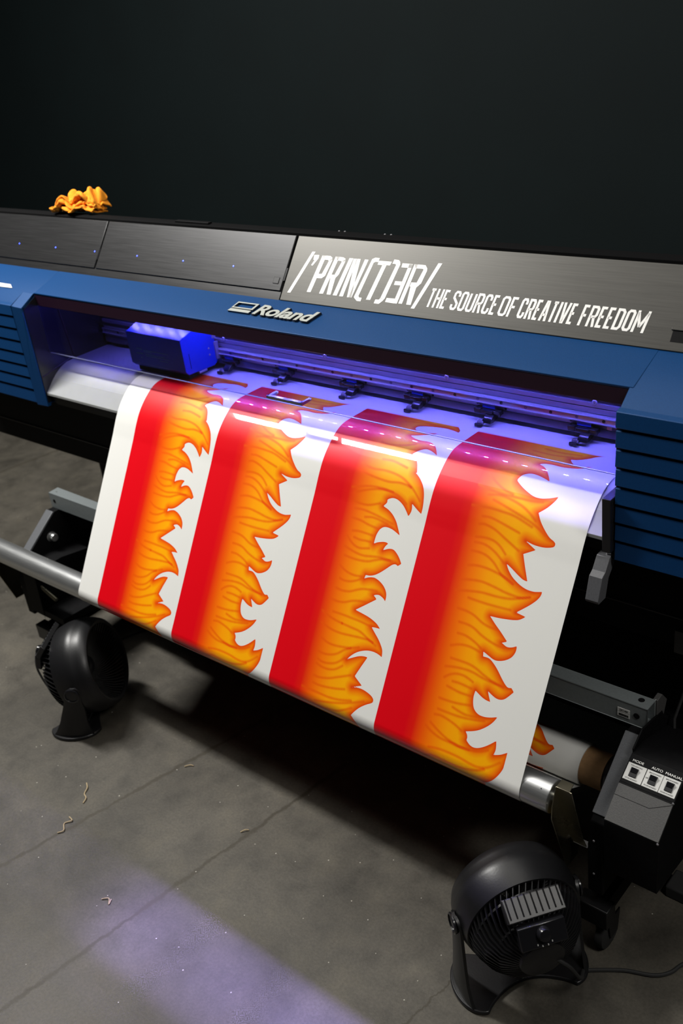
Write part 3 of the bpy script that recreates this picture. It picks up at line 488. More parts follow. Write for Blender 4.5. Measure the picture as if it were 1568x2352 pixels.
for row, (z, xa, xb) in enumerate([(0.957, -0.56, -0.536), (0.9555, -0.530, -0.432), (0.9515, -0.530, -0.500), (0.9445, -0.562, -0.536), (0.945, -0.524, -0.446), (0.9405, -0.524, -0.43), (0.9335, -0.547, -0.541), (0.9335, -0.47, -0.438)]):
    x = xa
    while x < xb:
        w = rr.uniform(0.0012, 0.004); tx.box(x, min(xb, x + w), yf - 0.0001, yf + 0.0012, z - 0.001, z + 0.001 if xb - xa < 0.03 else z + 0.0007); x += w + 0.0008
P_('small_print', tx, M['carton_text'], parent=CAR, smooth=0)
# flat cable and belt seen left of the carriage
P_('drive_belt', MB().box(-0.868, cx0, YR - 0.012, YR - 0.009, 0.952, 0.960), M['rubber'])

# ---- LED strip under the hood
LS = P_('led_strip', MB().prism([(0.176, 1.078), (0.206, 1.078), (0.206, 1.0735), (0.176, 1.0735)], -0.86, 0.862), M['panel'])
for i in range(31):
    x = -0.675 + 0.05 * i
    P_('led', MB().solid([(x - 0.005, 0.1875, 1.0734), (x + 0.005, 0.1875, 1.0734), (x + 0.005, 0.1940, 1.0688), (x - 0.005, 0.1940, 1.0688)], (0, 0.0007, 0.0010)), M['led'], parent=LS, smooth=0)
P_('hood_ceiling', MB().prism([(0.058, 1.088), (0.24, 1.088), (0.24, 1.080), (0.058, 1.084)], -0.872, 0.872), M['black'])

# ---- clear front cover with its handle
cov = P_('clear_cover', MB().prism([(0.0525, 1.0605), (0.0525, 0.9255), (0.0495, 0.9255), (0.0495, 1.0605)], -0.872, 0.8725), M['acrylic'], smooth=0)
P_('cover_edge', MB().box(-0.872, 0.8725, 0.0492, 0.0528, 0.9245, 0.9256), M['acrylic_edge'], parent=cov)
P_('handle', MB().box(0.0175, 0.1255, 0.0175, 0.0260, 0.9455, 0.9525).box(0.0175, 0.0245, 0.0175, 0.0465, 0.9455, 0.9525).box(0.1185, 0.1255, 0.0175, 0.0465, 0.9455, 0.9525), M['chrome'], parent=cov, bevel=0.0006)
for x in (0.021, 0.122):
    P_('handle_boss', MB().lathe([(0.0045, 0), (0.0045, 0.004), (0.0038, 0.005)], (x, 0.0493, 0.949), (0, -1, 0), 16), M['chrome'], parent=cov)

# ---- lower body, legs, levers
P_('body_skirt', MB().prism([(0.030, 0.782), (0.120, 0.782), (0.120, 0.546), (0.13, 0.54), (0.42, 0.54), (0.42, 0.83), (0.06, 0.83), (0.030, 0.80)], -XE, XE), M['black'], bevel=0.002)
P_('body_highlight', MB().prism([(0.1205, 0.6135), (0.1165, 0.6120), (0.1165, 0.6095), (0.1205, 0.6080)], -XE, XE), M['grey_panel'])  # grey strip standing in for the highlight line on the black body
P_('apron_mount', MB().prism([(0.0125, 0.8105), (0.024, 0.8105), (0.060, 0.79), (0.060, 0.77), (0.030, 0.775)], -0.875, 0.874), M['black'])
P_('screw_foot', MB().tube([(-0.87, 0.135, 0.525), (-0.87, 0.135, 0.545)], 0.008, 12), M['black'])
for x0, x1 in ((-1.092, -1.02), (1.15, 1.222)):
    lg = P_('stand_leg', MB().box(x0, x1, 0.25, 0.33, 0.09, 0.56), M['black'], bevel=0.003)
    P_('leg_foot', MB().box(x0 - 0.005, x1 + 0.005, -0.05, 0.62, 0.055, 0.10), M['black'], parent=lg, bevel=0.004)
    for y in (0.0, 0.56):
        P_('caster', MB().lathe([(0.0, -0.012), (0.022, -0.012), (0.026, -0.008), (0.026, 0.008), (0.022, 0.012), (0, 0.012)], ((x0 + x1) / 2, y, 0.0262), (1, 0, 0), 20), M['rubber'], parent=lg)
        P_('caster_fork', MB().box((x0 + x1) / 2 - 0.018, (x0 + x1) / 2 + 0.018, y - 0.014, y + 0.014, 0.036, 0.06), M['black'], parent=lg)
P_('added_dark_panel', MB().box(-1.02, 1.02, 0.31, 0.325, 0.12, 0.545), M['black'])  # black panel added so the space under the body reads dark
P_('added_dark_panel', MB().box(1.02, 1.40, 0.29, 0.31, 0.10, 0.545), M['black'])  # second added black panel, darkens the space towards the right end
P_('cable_cover', MB().box(0.957, 1.02, 0.085, 0.11, 0.555, 0.606), M['grey_panel'], bevel=0.001)
# media clamp lever at the right
LV = P_('clamp_lever', MB().prism([(-0.002, 0.785), (-0.0190, 0.7630), (-0.0310, 0.7560), (-0.0465, 0.7140), (-0.0440, 0.7080), (-0.018, 0.7080), (-0.006, 0.745), (0.014, 0.765), (0.014, 0.786)], 0.8425, 0.8685), M['lever'], bevel=0.0008, smooth=15)
P_('lever_rod', MB().tube([(0.858, 0.005, 0.782), (0.872, 0.012, 0.835)], 0.0018, 10), M['steel'], parent=LV)
P_('lever_pivot', MB().lathe([(0.012, 0), (0.012, 0.02)], (0.868, 0.014, 0.788), (1, 0, 0), 20), M['black'], parent=LV)
# hanging cable at the right under the body
P_('hanging_cable', MB().tube([(0.995, 0.10, 0.55), (0.985, 0.08, 0.48), (0.975, 0.06, 0.42), (0.99, 0.03, 0.34), (1.02, 0.04, 0.22), (1.03, 0.08, 0.10)], 0.003, 8), M['rubber'])
# ------------------------------------------------------------------ take-up stand
TU = thing('take_up_stand', 'grey and black take-up stand with a square cross bar and MODE AUTO MANUAL switches', 'stand', (0, 0.0, 0))
def T_(name, mb, m, **kw): return mb.build(name, m, kw.pop('parent', TU), **kw)
Yb0, Yb1, Zb0, Zb1 = -0.028, 0.006, 0.4455, 0.4955
# hollow rectangular bar (open ends) with real round holes cut as dark discs rims
t = 0.0022
bar = T_('cross_bar', MB().box(-0.96, 0.96, Yb0, Yb0 + t, Zb0, Zb1).box(-0.96, 0.96, Yb1 - t, Yb1, Zb0, Zb1).box(-0.96, 0.96, Yb0, Yb1, Zb1 - t, Zb1).box(-0.96, 0.96, Yb0, Yb1, Zb0, Zb0 + t), M['grey_alu'], bevel=0.0014)
for x, z in ((0.938, 0.4712), (-0.938, 0.4712)):
    T_('bar_hole', MB().lathe([(0.0062, 0.0), (0.0062, 0.0005), (0.0, 0.0005)], (x, Yb0, z), (0, -1, 0), 24), M['black'], parent=bar)
    T_('bar_hole', MB().lathe([(0.0062, 0.0), (0.0062, 0.0005), (0.0, 0.0005)], (x, -0.008, Zb1), (0, 0, 1), 24), M['black'], parent=bar)
st = T_('sticker', MB().box(0.8995, 0.9245, Yb0 - 0.0005, Yb0 + 0.0005, 0.4685, 0.4775).box(0.8995, 0.9245, Yb0 - 0.0005, Yb0 + 0.0005, 0.4580, 0.4668), M['offwhite'], parent=bar, smooth=0)
text_mesh('sticker_print', 'ZEC1400', M['black'], bar, lambda x, y, z: Vector((x, Yb0 - 0.0007 - z, y)), 0.006, 0.0001, fitx=(0.9030, 0.9205), fity=(0.4712, 0.4750))
bc = MB(); x = 0.9025
while x < 0.9215: w = rr.uniform(0.0004, 0.0013); bc.box(x, x + w, Yb0 - 0.0008, Yb0 - 0.0004, 0.4600, 0.4650); x += w + rr.uniform(0.0003, 0.0006)
T_('barcode', bc, M['black'], parent=bar, smooth=0)
T_('bar_clip', MB().box(-0.556, -0.548, Yb0 - 0.002, Yb0, 0.458, 0.470), M['black'], parent=bar)
# end brackets of the bar
T_('bar_bracket', MB().prism([(0.008, 0.448), (0.010, 0.492), (0.030, 0.494), (0.052, 0.468), (0.040, 0.440)], 0.952, 0.962), M['grey_panel'], bevel=0.001)
# arms: silver front strip on black side plate
FT, FB = (-0.050, 0.4485), (-0.181, 0.3485)
def arm(x0, x1, s):
    a = T_('arm_strip', MB().prism([FT, FB, (FB[0] + 0.004, FB[1] - 0.005), (FT[0] + 0.005, FT[1] - 0.004)], x0, x1), M['grey_panel2'], bevel=0.0012)
    a['label'] = 'grey painted sloping strip on the %s arm' % s
    b0, b1 = x0 + 0.001, x1 - 0.001
    T_('side_plate', MB().prism([(FT[0] + 0.004, FT[1] - 0.002), (FB[0] + 0.003, FB[1] - 0.002), (-0.190, 0.335), (-0.193, 0.30), (-0.200, 0.285), (-0.200, 0.165), (-0.06, 0.165), (0.15, 0.10), (0.15, 0.36), (0.02, 0.445)], b0, b1), M['black'], bevel=0.002)
arm(0.9265, 0.9600, 'right'); arm(-0.9600, -0.9265, 'left')
# knob and screws on the left plate
T_('plate_knob', MB().lathe([(0.0, 0.018), (0.011, 0.017), (0.013, 0.012), (0.013, 0.0), (0.016, -0.001)], (-0.926, -0.075, 0.375), (1, 0, 0), 20), M['alu'])
T_('plate_knob', MB().lathe([(0.0, 0.018), (0.009, 0.017), (0.011, 0.012), (0.011, 0.0), (0.014, -0.001)], (-0.926, -0.115, 0.262), (1, 0, 0), 20), M['black_plastic'])
# lower boxes
T_('roll_drive_housing', MB().prism([(-0.200, 0.330), (-0.205, 0.185), (-0.12, 0.165), (0.10, 0.165), (0.10, 0.30), (-0.10, 0.335)], -0.9265, -0.86).prism([(-0.203, 0.205), (-0.205, 0.185), (0.10, 0.165), (0.10, 0.195)], -0.86, -0.76), M['black'], bevel=0.002)
# control box
cb0, cb1 = 0.9625, 1.0675
CB = T_('control_box', MB().prism([(-0.1465, 0.4135), (-0.2045, 0.3680), (-0.2060, 0.245), (0.06, 0.215), (0.06, 0.40), (-0.055, 0.442), (-0.098, 0.4425)], cb0, cb1), M['black'], bevel=0.0015)
fa = Vector((0, -0.1465, 0.4135)); fb = Vector((0, -0.2045, 0.3680)); fd = (fb - fa).normalized(); fn = Vector((0, fd.z, -fd.y))
def face(x, d, h): return Vector((x, 0, 0)) + fa + fd * d + fn * h
T_('access_cover', MB().solid([face(cb0 + 0.001, 0.0015, 0), face(cb0 + 0.001, 0.0725, 0), face(cb1 - 0.001, 0.0725, 0), face(cb1 - 0.001, 0.0015, 0)], fn * 0.0018), M['grey_panel'], parent=CB, bevel=0.0006)
ln = MB()
for (xa, da), (xb, db) in (((cb0 + 0.001, 0.0235), (cb0 + 0.068, 0.0235)), ((cb0 + 0.068, 0.0235), (cb1 - 0.001, 0.0025))):
    v = Vector((xb - xa, db - da)).normalized(); w = Vector((-v.y, v.x)) * 0.00045
    ln.solid([face(xa + w.x, da + w.y, 0.0017), face(xb + w.x, db + w.y, 0.0017), face(xb - w.x, db - w.y, 0.0017), face(xa - w.x, da - w.y, 0.0017)], fn * 0.0003)
T_('cover_seam', ln, M['black'], parent=CB, smooth=0)
# switch deck, nearly level, behind the sloping face
ta = Vector((0, -0.140, 0.4180)); tb = Vector((0, -0.1010, 0.4425)); td = (tb - ta).normalized(); tn = Vector((0, -td.z, td.y))
def deck(x, d, h): return Vector((x, 0, 0)) + ta + td * d + tn * h
T_('switch_deck', MB().solid([deck(cb0 + 0.0005, -0.006, -0.008), deck(cb1 - 0.0005, -0.006, -0.008), deck(cb1 - 0.0005, 0.052, -0.008), deck(cb0 + 0.0005, 0.052, -0.008)], tn * 0.008), M['black'], parent=CB, bevel=0.001)
sw = [(0.9655, 1.0005, 'MODE', ('TENSION', 'STANDARD')), (1.0020, 1.0325, 'AUTO', ('BACKWARD', 'FORWARD')), (1.0335, 1.0640, 'MANUAL', ('BACKWARD', 'FORWARD'))]
for x0, x1, cap, (up, dn) in sw:
    pl = T_('switch_plate', MB().solid([deck(x0, 0.001, 0), deck(x1, 0.001, 0), deck(x1, 0.0335, 0), deck(x0, 0.0335, 0)], tn * 0.0008), M['offwhite'], parent=CB, smooth=0)
    xm = (x0 + x1) / 2 - (0.002 if cap == 'MODE' else 0)
    T_('rocker', MB().solid([deck(xm - 0.0070, 0.0085, 0.0005), deck(xm + 0.0070, 0.0085, 0.0005), deck(xm + 0.0070, 0.026, 0.0005), deck(xm - 0.0070, 0.026, 0.0005)], tn * 0.0022).solid([deck(xm - 0.0058, 0.016, 0.0022), deck(xm + 0.0058, 0.016, 0.0022), deck(xm + 0.0058, 0.025, 0.0052), deck(xm - 0.0058, 0.025, 0.0052)], tn * 0.0018), M['gloss_black'], parent=pl, bevel=0.0004)
    f = lambda x, y, z: deck(x, y, 0.0010 + z)
    text_mesh('switch_caption', cap, M['white'], CB, lambda x, y, z: deck(x, y, 0.0002 + z), 0.006, 0.0001, fitx=(xm - 0.0026 * len(cap), xm + 0.0026 * len(cap)), fity=(0.0370, 0.0415))
    text_mesh('plate_print', up, M['black'], pl, f, 0.004, 0.0001, fitx=(xm - 0.0105, xm + 0.0115), fity=(0.0280, 0.0306))
    text_mesh('plate_print', dn, M['black'], pl, f, 0.004, 0.0001, fitx=(xm - 0.0115, xm + 0.0115), fity=(0.0032, 0.0058))
    if cap == 'AUTO': text_mesh('plate_print', 'OFF', M['black'], pl, f, 0.004, 0.0001, fitx=(xm - 0.0135, xm - 0.0085), fity=(0.0165, 0.0190))
for x, y, z in ((0.941, -0.201, 0.300), (0.941, -0.201, 0.215), (cb1 - 0.002, -0.205, 0.367), (cb1 - 0.002, -0.146, 0.414)):
    T_('housing_screw', MB().lathe([(0.0022, 0), (0.0022, 0.0012), (0, 0.0016)], (x, y, z), (0, -1, 0), 12), M['steel'])
T_('end_plate', MB().prism([(-0.09, 0.448), (-0.055, 0.470), (0.03, 0.455), (0.10, 0.30), (0.10, 0.16), (-0.05, 0.20)], 0.9600, 0.9635), M['black'], bevel=0.001)
# feet with casters
for s in (-1, 1):
    xa, xb = sorted((s * 0.868 if s < 0 else 0.905, s * 0.918 if s < 0 else 0.972))
    if s < 0: xa, xb = -0.932, -0.862
    ft = T_('foot_block', MB().box(xa, xb, -0.207, -0.172, 0.082, 0.131), M['black_plastic'], bevel=0.0025)
    xm = (xa + xb) / 2
    rl = T_('foot_rail', MB().box(xm - 0.02, xm + 0.02, -0.172, 0.34, 0.085, 0.128), M['black'], bevel=0.002)
    T_('upright', MB().box(xm - 0.014, xm + 0.014, -0.06, 0.04, 0.125, 0.30), M['black'])
    for y in (-0.170, 0.31):
        cx = xb - 0.02 if s > 0 else xa + 0.02
        wh = T_('caster_wheel', MB().lathe([(0.0, -0.011), (0.028, -0.011), (0.036, -0.008), (0.037, 0), (0.036, 0.008), (0.028, 0.011), (0, 0.011)], (cx, y, 0.0372), (1, 0, 0), 32), M['rubber'])
        T_('caster_fork', MB().prism([(y - 0.022, 0.088), (y + 0.026, 0.088), (y + 0.016, 0.034), (y - 0.012, 0.034)], cx + 0.0125, cx + 0.016).prism([(y - 0.022, 0.088), (y + 0.026, 0.088), (y + 0.016, 0.034), (y - 0.012, 0.034)], cx - 0.016, cx - 0.0125), M['black_plastic'], parent=wh, bevel=0.001)
# tension roller and its levers
RC = (-0.223, 0.392); RR = 0.0325
TR = T_('tension_roller', MB().lathe([(0.0, -1.0), (RR - 0.001, -1.0), (RR, -0.999), (RR, 0.8735), (RR - 0.0008, 0.8745), (RR - 0.003, 0.8745), (0.010, 0.8742), (0.010, 0.879), (0, 0.879)], (0, RC[0], RC[1]), (1, 0, 0), 64), M['alu'], smooth=30)
T_('roller_pin_hole', MB().lathe([(0.0012, 0.0), (0.0012, 0.0003), (0, 0.0003)], (0.858, RC[0] + RR * math.cos(2.2), RC[1] + RR * math.sin(2.2)), (0, math.cos(2.2), math.sin(2.2)), 10), M['black'], parent=TR)
def lever(x, s):
    # folded channel from the roller axle down to the arm: a web facing forward and one side flange
    w = 0.0018
    lv = T_('roller_lever', MB().prism([(-0.236, 0.431), (-0.213, 0.431), (-0.195, 0.400), (-0.150, 0.235), (-0.162, 0.200), (-0.205, 0.200), (-0.255, 0.368), (-0.252, 0.395)], *sorted((x, x + s * w))), M['brass'], bevel=0.0005)
    def q(a, y, z): return (x + s * a, y, z)
    T_('lever_web', MB().solid([q(0.001, -0.236, 0.431), q(0.032, -0.236, 0.431), q(0.032, -0.196, 0.285), q(0.001, -0.196, 0.285)], (0, 0.0018, 0.0005)), M['brass'], parent=lv, bevel=0.0004)
    T_('lever_web', MB().solid([q(0.001, -0.196, 0.285), q(0.032, -0.196, 0.285), q(0.036, -0.190, 0.262), q(0.008, -0.190, 0.262)], (0, 0.0018, 0.0005)), M['brass'], parent=lv, bevel=0.0004)
    T_('lever_lip', MB().solid([q(0.001, -0.236, 0.4305), q(0.028, -0.236, 0.4305), q(0.025, -0.214, 0.4310), q(0.001, -0.214, 0.4310)], (0, 0, 0.0018)), M['brass'], parent=lv, bevel=0.0004)
    T_('lever_lip', MB().solid([q(0.008, -0.191, 0.262), q(0.038, -0.191, 0.262), q(0.038, -0.176, 0.2625), q(0.008, -0.176, 0.2625)], (0, 0, -0.0018)), M['steel'], parent=lv, bevel=0.0006)
    T_('lever_bolt', MB().lathe([(0.006, 0), (0.006, 0.004), (0.0, 0.005)], (x, RC[0], RC[1]), (-s, 0, 0), 6), M['steel'], parent=lv)
    T_('lever_bolt', MB().lathe([(0.0035, 0), (0.0035, 0.003), (0.0, 0.004)], (x, -0.240, 0.385), (-s, 0, 0), 8), M['steel'], parent=lv)
    T_('lever_bolt', MB().lathe([(0.004, 0), (0.004, 0.003), (0.0, 0.004)], (x, -0.175, 0.225), (-s, 0, 0), 8), M['steel'], parent=lv)
    return lv
lv = lever(0.884, 1)
T_('warning_label', MB().solid([(0.8825, -0.2500, 0.372), (0.8825, -0.2210, 0.372), (0.8825, -0.2330, 0.340)], (0.0008, 0, 0)).solid([(0.8815, -0.2500, 0.374), (0.8815, -0.2210, 0.374), (0.8815, -0.2330, 0.342)], (0.0005, 0, 0)), M['yellow'], parent=lv, smooth=0)
lever(-1.004, -1)
T_('lever_link', MB().tube([(-0.985, -0.20, 0.345), (-0.90, -0.19, 0.295), (-0.80, -0.185, 0.25)], [0.003, 0.0055, 0.006], 10), M['brass'])

# ------------------------------------------------------------------ printed sheet
RS = 0.0335
ctr = np.array(RC)
def profile():
    pts = [np.array(p) for p in [(.268, .8853), (.125, .8853), (.093, .8835), (.070, .8755), (.048, .861), (.028, .844), (.011, .8255), (-.005, .8025), (-.017, .7825), (-.029, .762)]]
    a0 = math.radians(149.5); end = ctr + RS * np.array([math.cos(a0), math.sin(a0)]); o = []
    for i in range(9):
        p0, p1, p2 = pts[max(i - 1, 0)], pts[i], pts[i + 1]; p3 = pts[i + 2] if i + 2 < 10 else end
        nseg = 72 if i == 0 else 14
        d1 = (p2 - p0) * .5; d2 = (p3 - p1) * .5
        if i == 0: d1 = d2 = p2 - p1
        if i == 1: d1 = (p2 - p1) * .9
        if i == 8: d2 = end - pts[9]; d2 = d2 / np.linalg.norm(d2) * np.linalg.norm(p2 - p1)
        for t in np.linspace(0, 1, nseg, endpoint=False):
            t2, t3 = t * t, t * t * t
            o.append((2*t3-3*t2+1)*p1+(t3-2*t2+t)*d1+(-2*t3+3*t2)*p2+(t3-t2)*d2 if i else p1+(p2-p1)*t)
    for t in np.linspace(0, 1, 205, endpoint=False): o.append(pts[9] + (end - pts[9]) * t)
    # round the roller, then straight to the take-up roll and once around it
    rc = np.array((0.003, 0.269)); r2 = 0.0455
    d = rc - ctr; ang = math.atan2(d[1], d[0]); off = math.asin((r2 - RS) / np.linalg.norm(d))
    aend = ang - math.pi / 2 - off          # lower common tangent
    while aend < a0: aend += 2 * math.pi
    for a in np.linspace(a0, aend, 40, endpoint=False): o.append(ctr + RS * np.array([math.cos(a), math.sin(a)]))
    n_ = len(o)
    q0 = ctr + RS * np.array([math.cos(aend), math.sin(aend)]); q1 = rc + r2 * np.array([math.cos(aend), math.sin(aend)])
    for t in np.linspace(0, 1, 60, endpoint=False): o.append(q0 + (q1 - q0) * t)
    m_ = len(o)
    for k_, a in enumerate(np.linspace(0, 2 * math.pi * 1.02, 140)):
        o.append(rc + (r2 - 0.0006 * k_ / 140) * np.array([math.cos(aend + a), math.sin(aend + a)]))
    return np.array(o), n_, m_, rc, r2
PR, iR, iT, RC2, R2 = profile()
SS = np.concatenate([[0], np.cumsum(np.hypot(*np.diff(PR, axis=0).T))])
XL, XR = -0.5555, 0.8190
NX = 690
xs = np.linspace(XL, XR, NX + 1)
def smooth_path(pts, closed=False):
    o = []; n_ = len(pts)
    for i in range(n_ - 1):
        p1, p2 = np.array(pts[i][:2]), np.array(pts[i + 1][:2])
        c1 = pts[i][2] if len(pts[i]) > 2 else 0; c2 = pts[i + 1][2] if len(pts[i + 1]) > 2 else 0
        d1 = (p2 - p1) if (c1 or i == 0) else (p2 - np.array(pts[i - 1][:2])) * .5
        d2 = (p2 - p1) if (c2 or i + 2 >= n_) else (np.array(pts[i + 2][:2]) - p1) * .5
        ln_ = np.linalg.norm(p2 - p1)
        for d in (d1, d2):
            q = np.linalg.norm(d)
            if q > 1.25 * ln_: d *= 1.25 * ln_ / q
        for t in np.linspace(0, 1, 6, endpoint=False):
            t2, t3 = t * t, t * t * t
            o.append((2*t3-3*t2+1)*p1+(t3-2*t2+t)*d1+(-2*t3+3*t2)*p2+(t3-t2)*d2)
    o.append(np.array(pts[-1][:2])); return np.array(o)
def segdist(Px, Py, path):
    d = np.full(Px.shape, 9.0)
    for i in range(len(path) - 1):
        ax, ay = path[i]; bx, by = path[i + 1]; vx, vy = bx - ax, by - ay; l2 = vx * vx + vy * vy + 1e-12
        lo_x, hi_x = min(ax, bx) - 0.06, max(ax, bx) + 0.06; lo_y, hi_y = min(ay, by) - 0.06, max(ay, by) + 0.06
        mk = (Px > lo_x) & (Px < hi_x) & (Py > lo_y) & (Py < hi_y)
        if not mk.any(): continue
        px, py = Px[mk], Py[mk]
        t = np.clip(((px - ax) * vx + (py - ay) * vy) / l2, 0, 1)
        d[mk] = np.minimum(d[mk], np.hypot(px - ax - t * vx, py - ay - t * vy))
    return np.minimum(d, 0.06)
def inside(Px, Py, poly):
    r = np.zeros(Px.shape, bool); n_ = len(poly)
    for i in range(n_):
        x1, y1 = poly[i]; x2, y2 = poly[(i + 1) % n_]
        if y1 == y2: continue
        mk = ((Py >= y1) != (Py >= y2)); xi = x1 + (Py - y1) * (x2 - x1) / (y2 - y1)
        r ^= mk & (Px < xi)
    return r
STR = {'a': 0.172, 'b': 0.474}     # left edge of each traced stripe
FD = {}
for kk, ol, sk in (('a', FL['o3'], FL['s3']), ('b', FL['o4'], FL['s4'])):
    x0 = STR[kk]
    path = smooth_path([(p[0] / 1000 - x0, p[1] / 1000, p[2]) for p in ol])
    sks = [smooth_path([(p[0] / 1000 - x0, p[1] / 1000) for p in l]) for l in sk]
    FD[kk] = (path, sks)
def pattern(Xs, Sv):
    """flame artwork at sheet coordinates"""
    X, Y = np.meshgrid(Xs, Sv); U = np.full(X.shape, -0.05); SD = np.full(X.shape, -0.05); ST = np.zeros(X.shape)
    for kk, x0 in (('a', 0.172 - 0.642), ('b', 0.474 - 0.642), ('a', 0.172), ('b', 0.474)):
        c0 = int(np.searchsorted(Xs, x0 - 0.012)); c1 = int(np.searchsorted(Xs, x0 + 0.305))
        u = X[:, c0:c1] - x0; y = Y[:, c0:c1]; path, sks = FD[kk]
        poly = np.vstack([[(-0.3, path[0][1] - 0.05), (path[0][0], path[0][1] - 0.05)], path, [(path[-1][0], path[-1][1] + 0.03), (-0.3, path[-1][1] + 0.03)]])
        dd = segdist(u, y, np.vstack([[(path[0][0], path[0][1] - 0.05)], path])); ins = inside(u, y, poly)
        sd = np.where(ins, dd, -dd); sd[u < -0.004] = -0.05
        SD[:, c0:c1] = sd; U[:, c0:c1] = u
        s_ = np.zeros(u.shape)
        for pth in sks:
            d = segdist(u, y, pth)
            s_ += np.clip((0.0040 - d) / 0.0030, 0, 1)
        ST[:, c0:c1] = np.minimum(s_, 1.5)
    return U, SD, ST
rows = len(PR)
sv = SS.copy(); smax = max(FL['o4'][-1][1], FL['o3'][-1][1]) / 1000 + 0.02
tail = sv > smax
sv[tail] = 0.12 + TAILSHIFT + (sv[tail] - smax)

U, SD, ST = pattern(xs, sv)
printed = np.clip((SS - 0.0855) / 0.006, 0, 1)[:, None] * np.ones((1, NX + 1))
ts = np.clip((SS - 0.15) / 0.6, 0, 1)[:, None]
wx = np.clip((0.1 - xs) / 0.655, 0, 1)[None, :]
Xg = xs[None, :] + 0.017 * ts * wx
verts = np.empty((rows, NX + 1, 3)); verts[:, :, 0] = Xg; verts[:, :, 1] = PR[:, 0:1]; verts[:, :, 2] = PR[:, 1:2]
idx = np.arange(rows * (NX + 1)).reshape(rows, NX + 1)
quads = np.stack([idx[:-1, :-1], idx[1:, :-1], idx[1:, 1:], idx[:-1, 1:]], -1).reshape(-1, 4)
def grid_mesh(name, vv, qq, m):
    me = bpy.data.meshes.new(name); me.vertices.add(len(vv)); me.vertices.foreach_set('co', vv.ravel().astype(np.float32))
    me.loops.add(qq.size); me.loops.foreach_set('vertex_index', qq.ravel().astype(np.int32))
    me.polygons.add(len(qq)); me.polygons.foreach_set('loop_start', np.arange(0, qq.size, 4, dtype=np.int32))
    me.polygons.foreach_set('loop_total', np.full(len(qq), 4, dtype=np.int32))
    me.polygons.foreach_set('use_smooth', np.ones(len(qq), bool)); me.update(calc_edges=True); me.materials.append(m); return me
me = grid_mesh('printed_vinyl', verts.reshape(-1, 3), quads, M['vinyl'])
for nm_, arr in (('u', U), ('sdf', SD), ('stroke', ST), ('printed', printed)):
    a_ = me.attributes.new(nm_, 'FLOAT', 'POINT'); a_.data.foreach_set('value', arr.ravel().astype(np.float32))
SH = thing('printed_banner', 'white vinyl sheet printed with red stripes and orange flames, hanging from the printer', 'banner', (0.13, -0.22, 0))
vo_ = bpy.data.objects.new('printed_face', me); C.objects.link(vo_); vo_.parent = SH; vo_.matrix_parent_inverse = parent_inv[SH.name]
# paper backing a hair behind the face
tg = np.gradient(PR, axis=0); tg /= np.linalg.norm(tg, axis=1, keepdims=True); nrm = np.stack([-tg[:, 1], tg[:, 0]], 1)   # inward side
selr = np.unique(np.r_[np.arange(0, rows, 3), rows - 1]); bx = np.array([0, NX // 4, NX // 2, 3 * NX // 4, NX])
bv = np.empty((len(selr), 5, 3)); bv[:, :, 0] = Xg[np.ix_(selr, bx)]
pb = PR[selr] + nrm[selr] * 0.0003; bv[:, :, 1] = pb[:, 0:1]; bv[:, :, 2] = pb[:, 1:2]
bi = np.arange(len(selr) * 5).reshape(len(selr), 5); bq = np.stack([bi[:-1, :-1], bi[:-1, 1:], bi[1:, 1:], bi[1:, :-1]], -1).reshape(-1, 4)
bo = bpy.data.objects.new('backing_paper', grid_mesh('backing_paper', bv.reshape(-1, 3), bq, M['backing'])); C.objects.link(bo); bo.parent = SH; bo.matrix_parent_inverse = parent_inv[SH.name]
# wound roll under the outer turn
MB().lathe([(0.040, XL + 0.001), (R2 - 0.0010, XL + 0.001), (R2 - 0.0010, XR - 0.001), (0.040, XR - 0.001)], (0, RC2[0], RC2[1]), (1, 0, 0), 64, close=True).build('wound_roll', M['backing'], SH)

TB = MB().lathe([(0.0335, -0.60), (0.0398, -0.60), (0.0398, 0.868), (0.0335, 0.868)], (0, RC2[0], RC2[1]), (1, 0, 0), 64, close=True)
tb_ = TB.build('cardboard_tube', M['card']); tag(tb_, 'brown cardboard tube sticking out of the printed roll on the take-up stand', 'tube')
fl = T_('roll_flange', MB().lathe([(0.0, 0.857), (0.0325, 0.857), (0.0332, 0.872), (0.041, 0.873), (0.0425, 0.880), (0.0425, 0.893), (0.036, 0.899), (0.030, 0.9262), (0, 0.9262)], (0, RC2[0], RC2[1]), (1, 0, 0), 48), M['black_plastic'])
T_('roll_flange', MB().lathe([(0.0, -0.59), (0.0325, -0.59), (0.0332, -0.604), (0.041, -0.605), (0.041, -0.63), (0.030, -0.66), (0.025, -0.87), (0, -0.87)], (0, RC2[0], RC2[1]), (1, 0, 0), 48), M['black_plastic'])

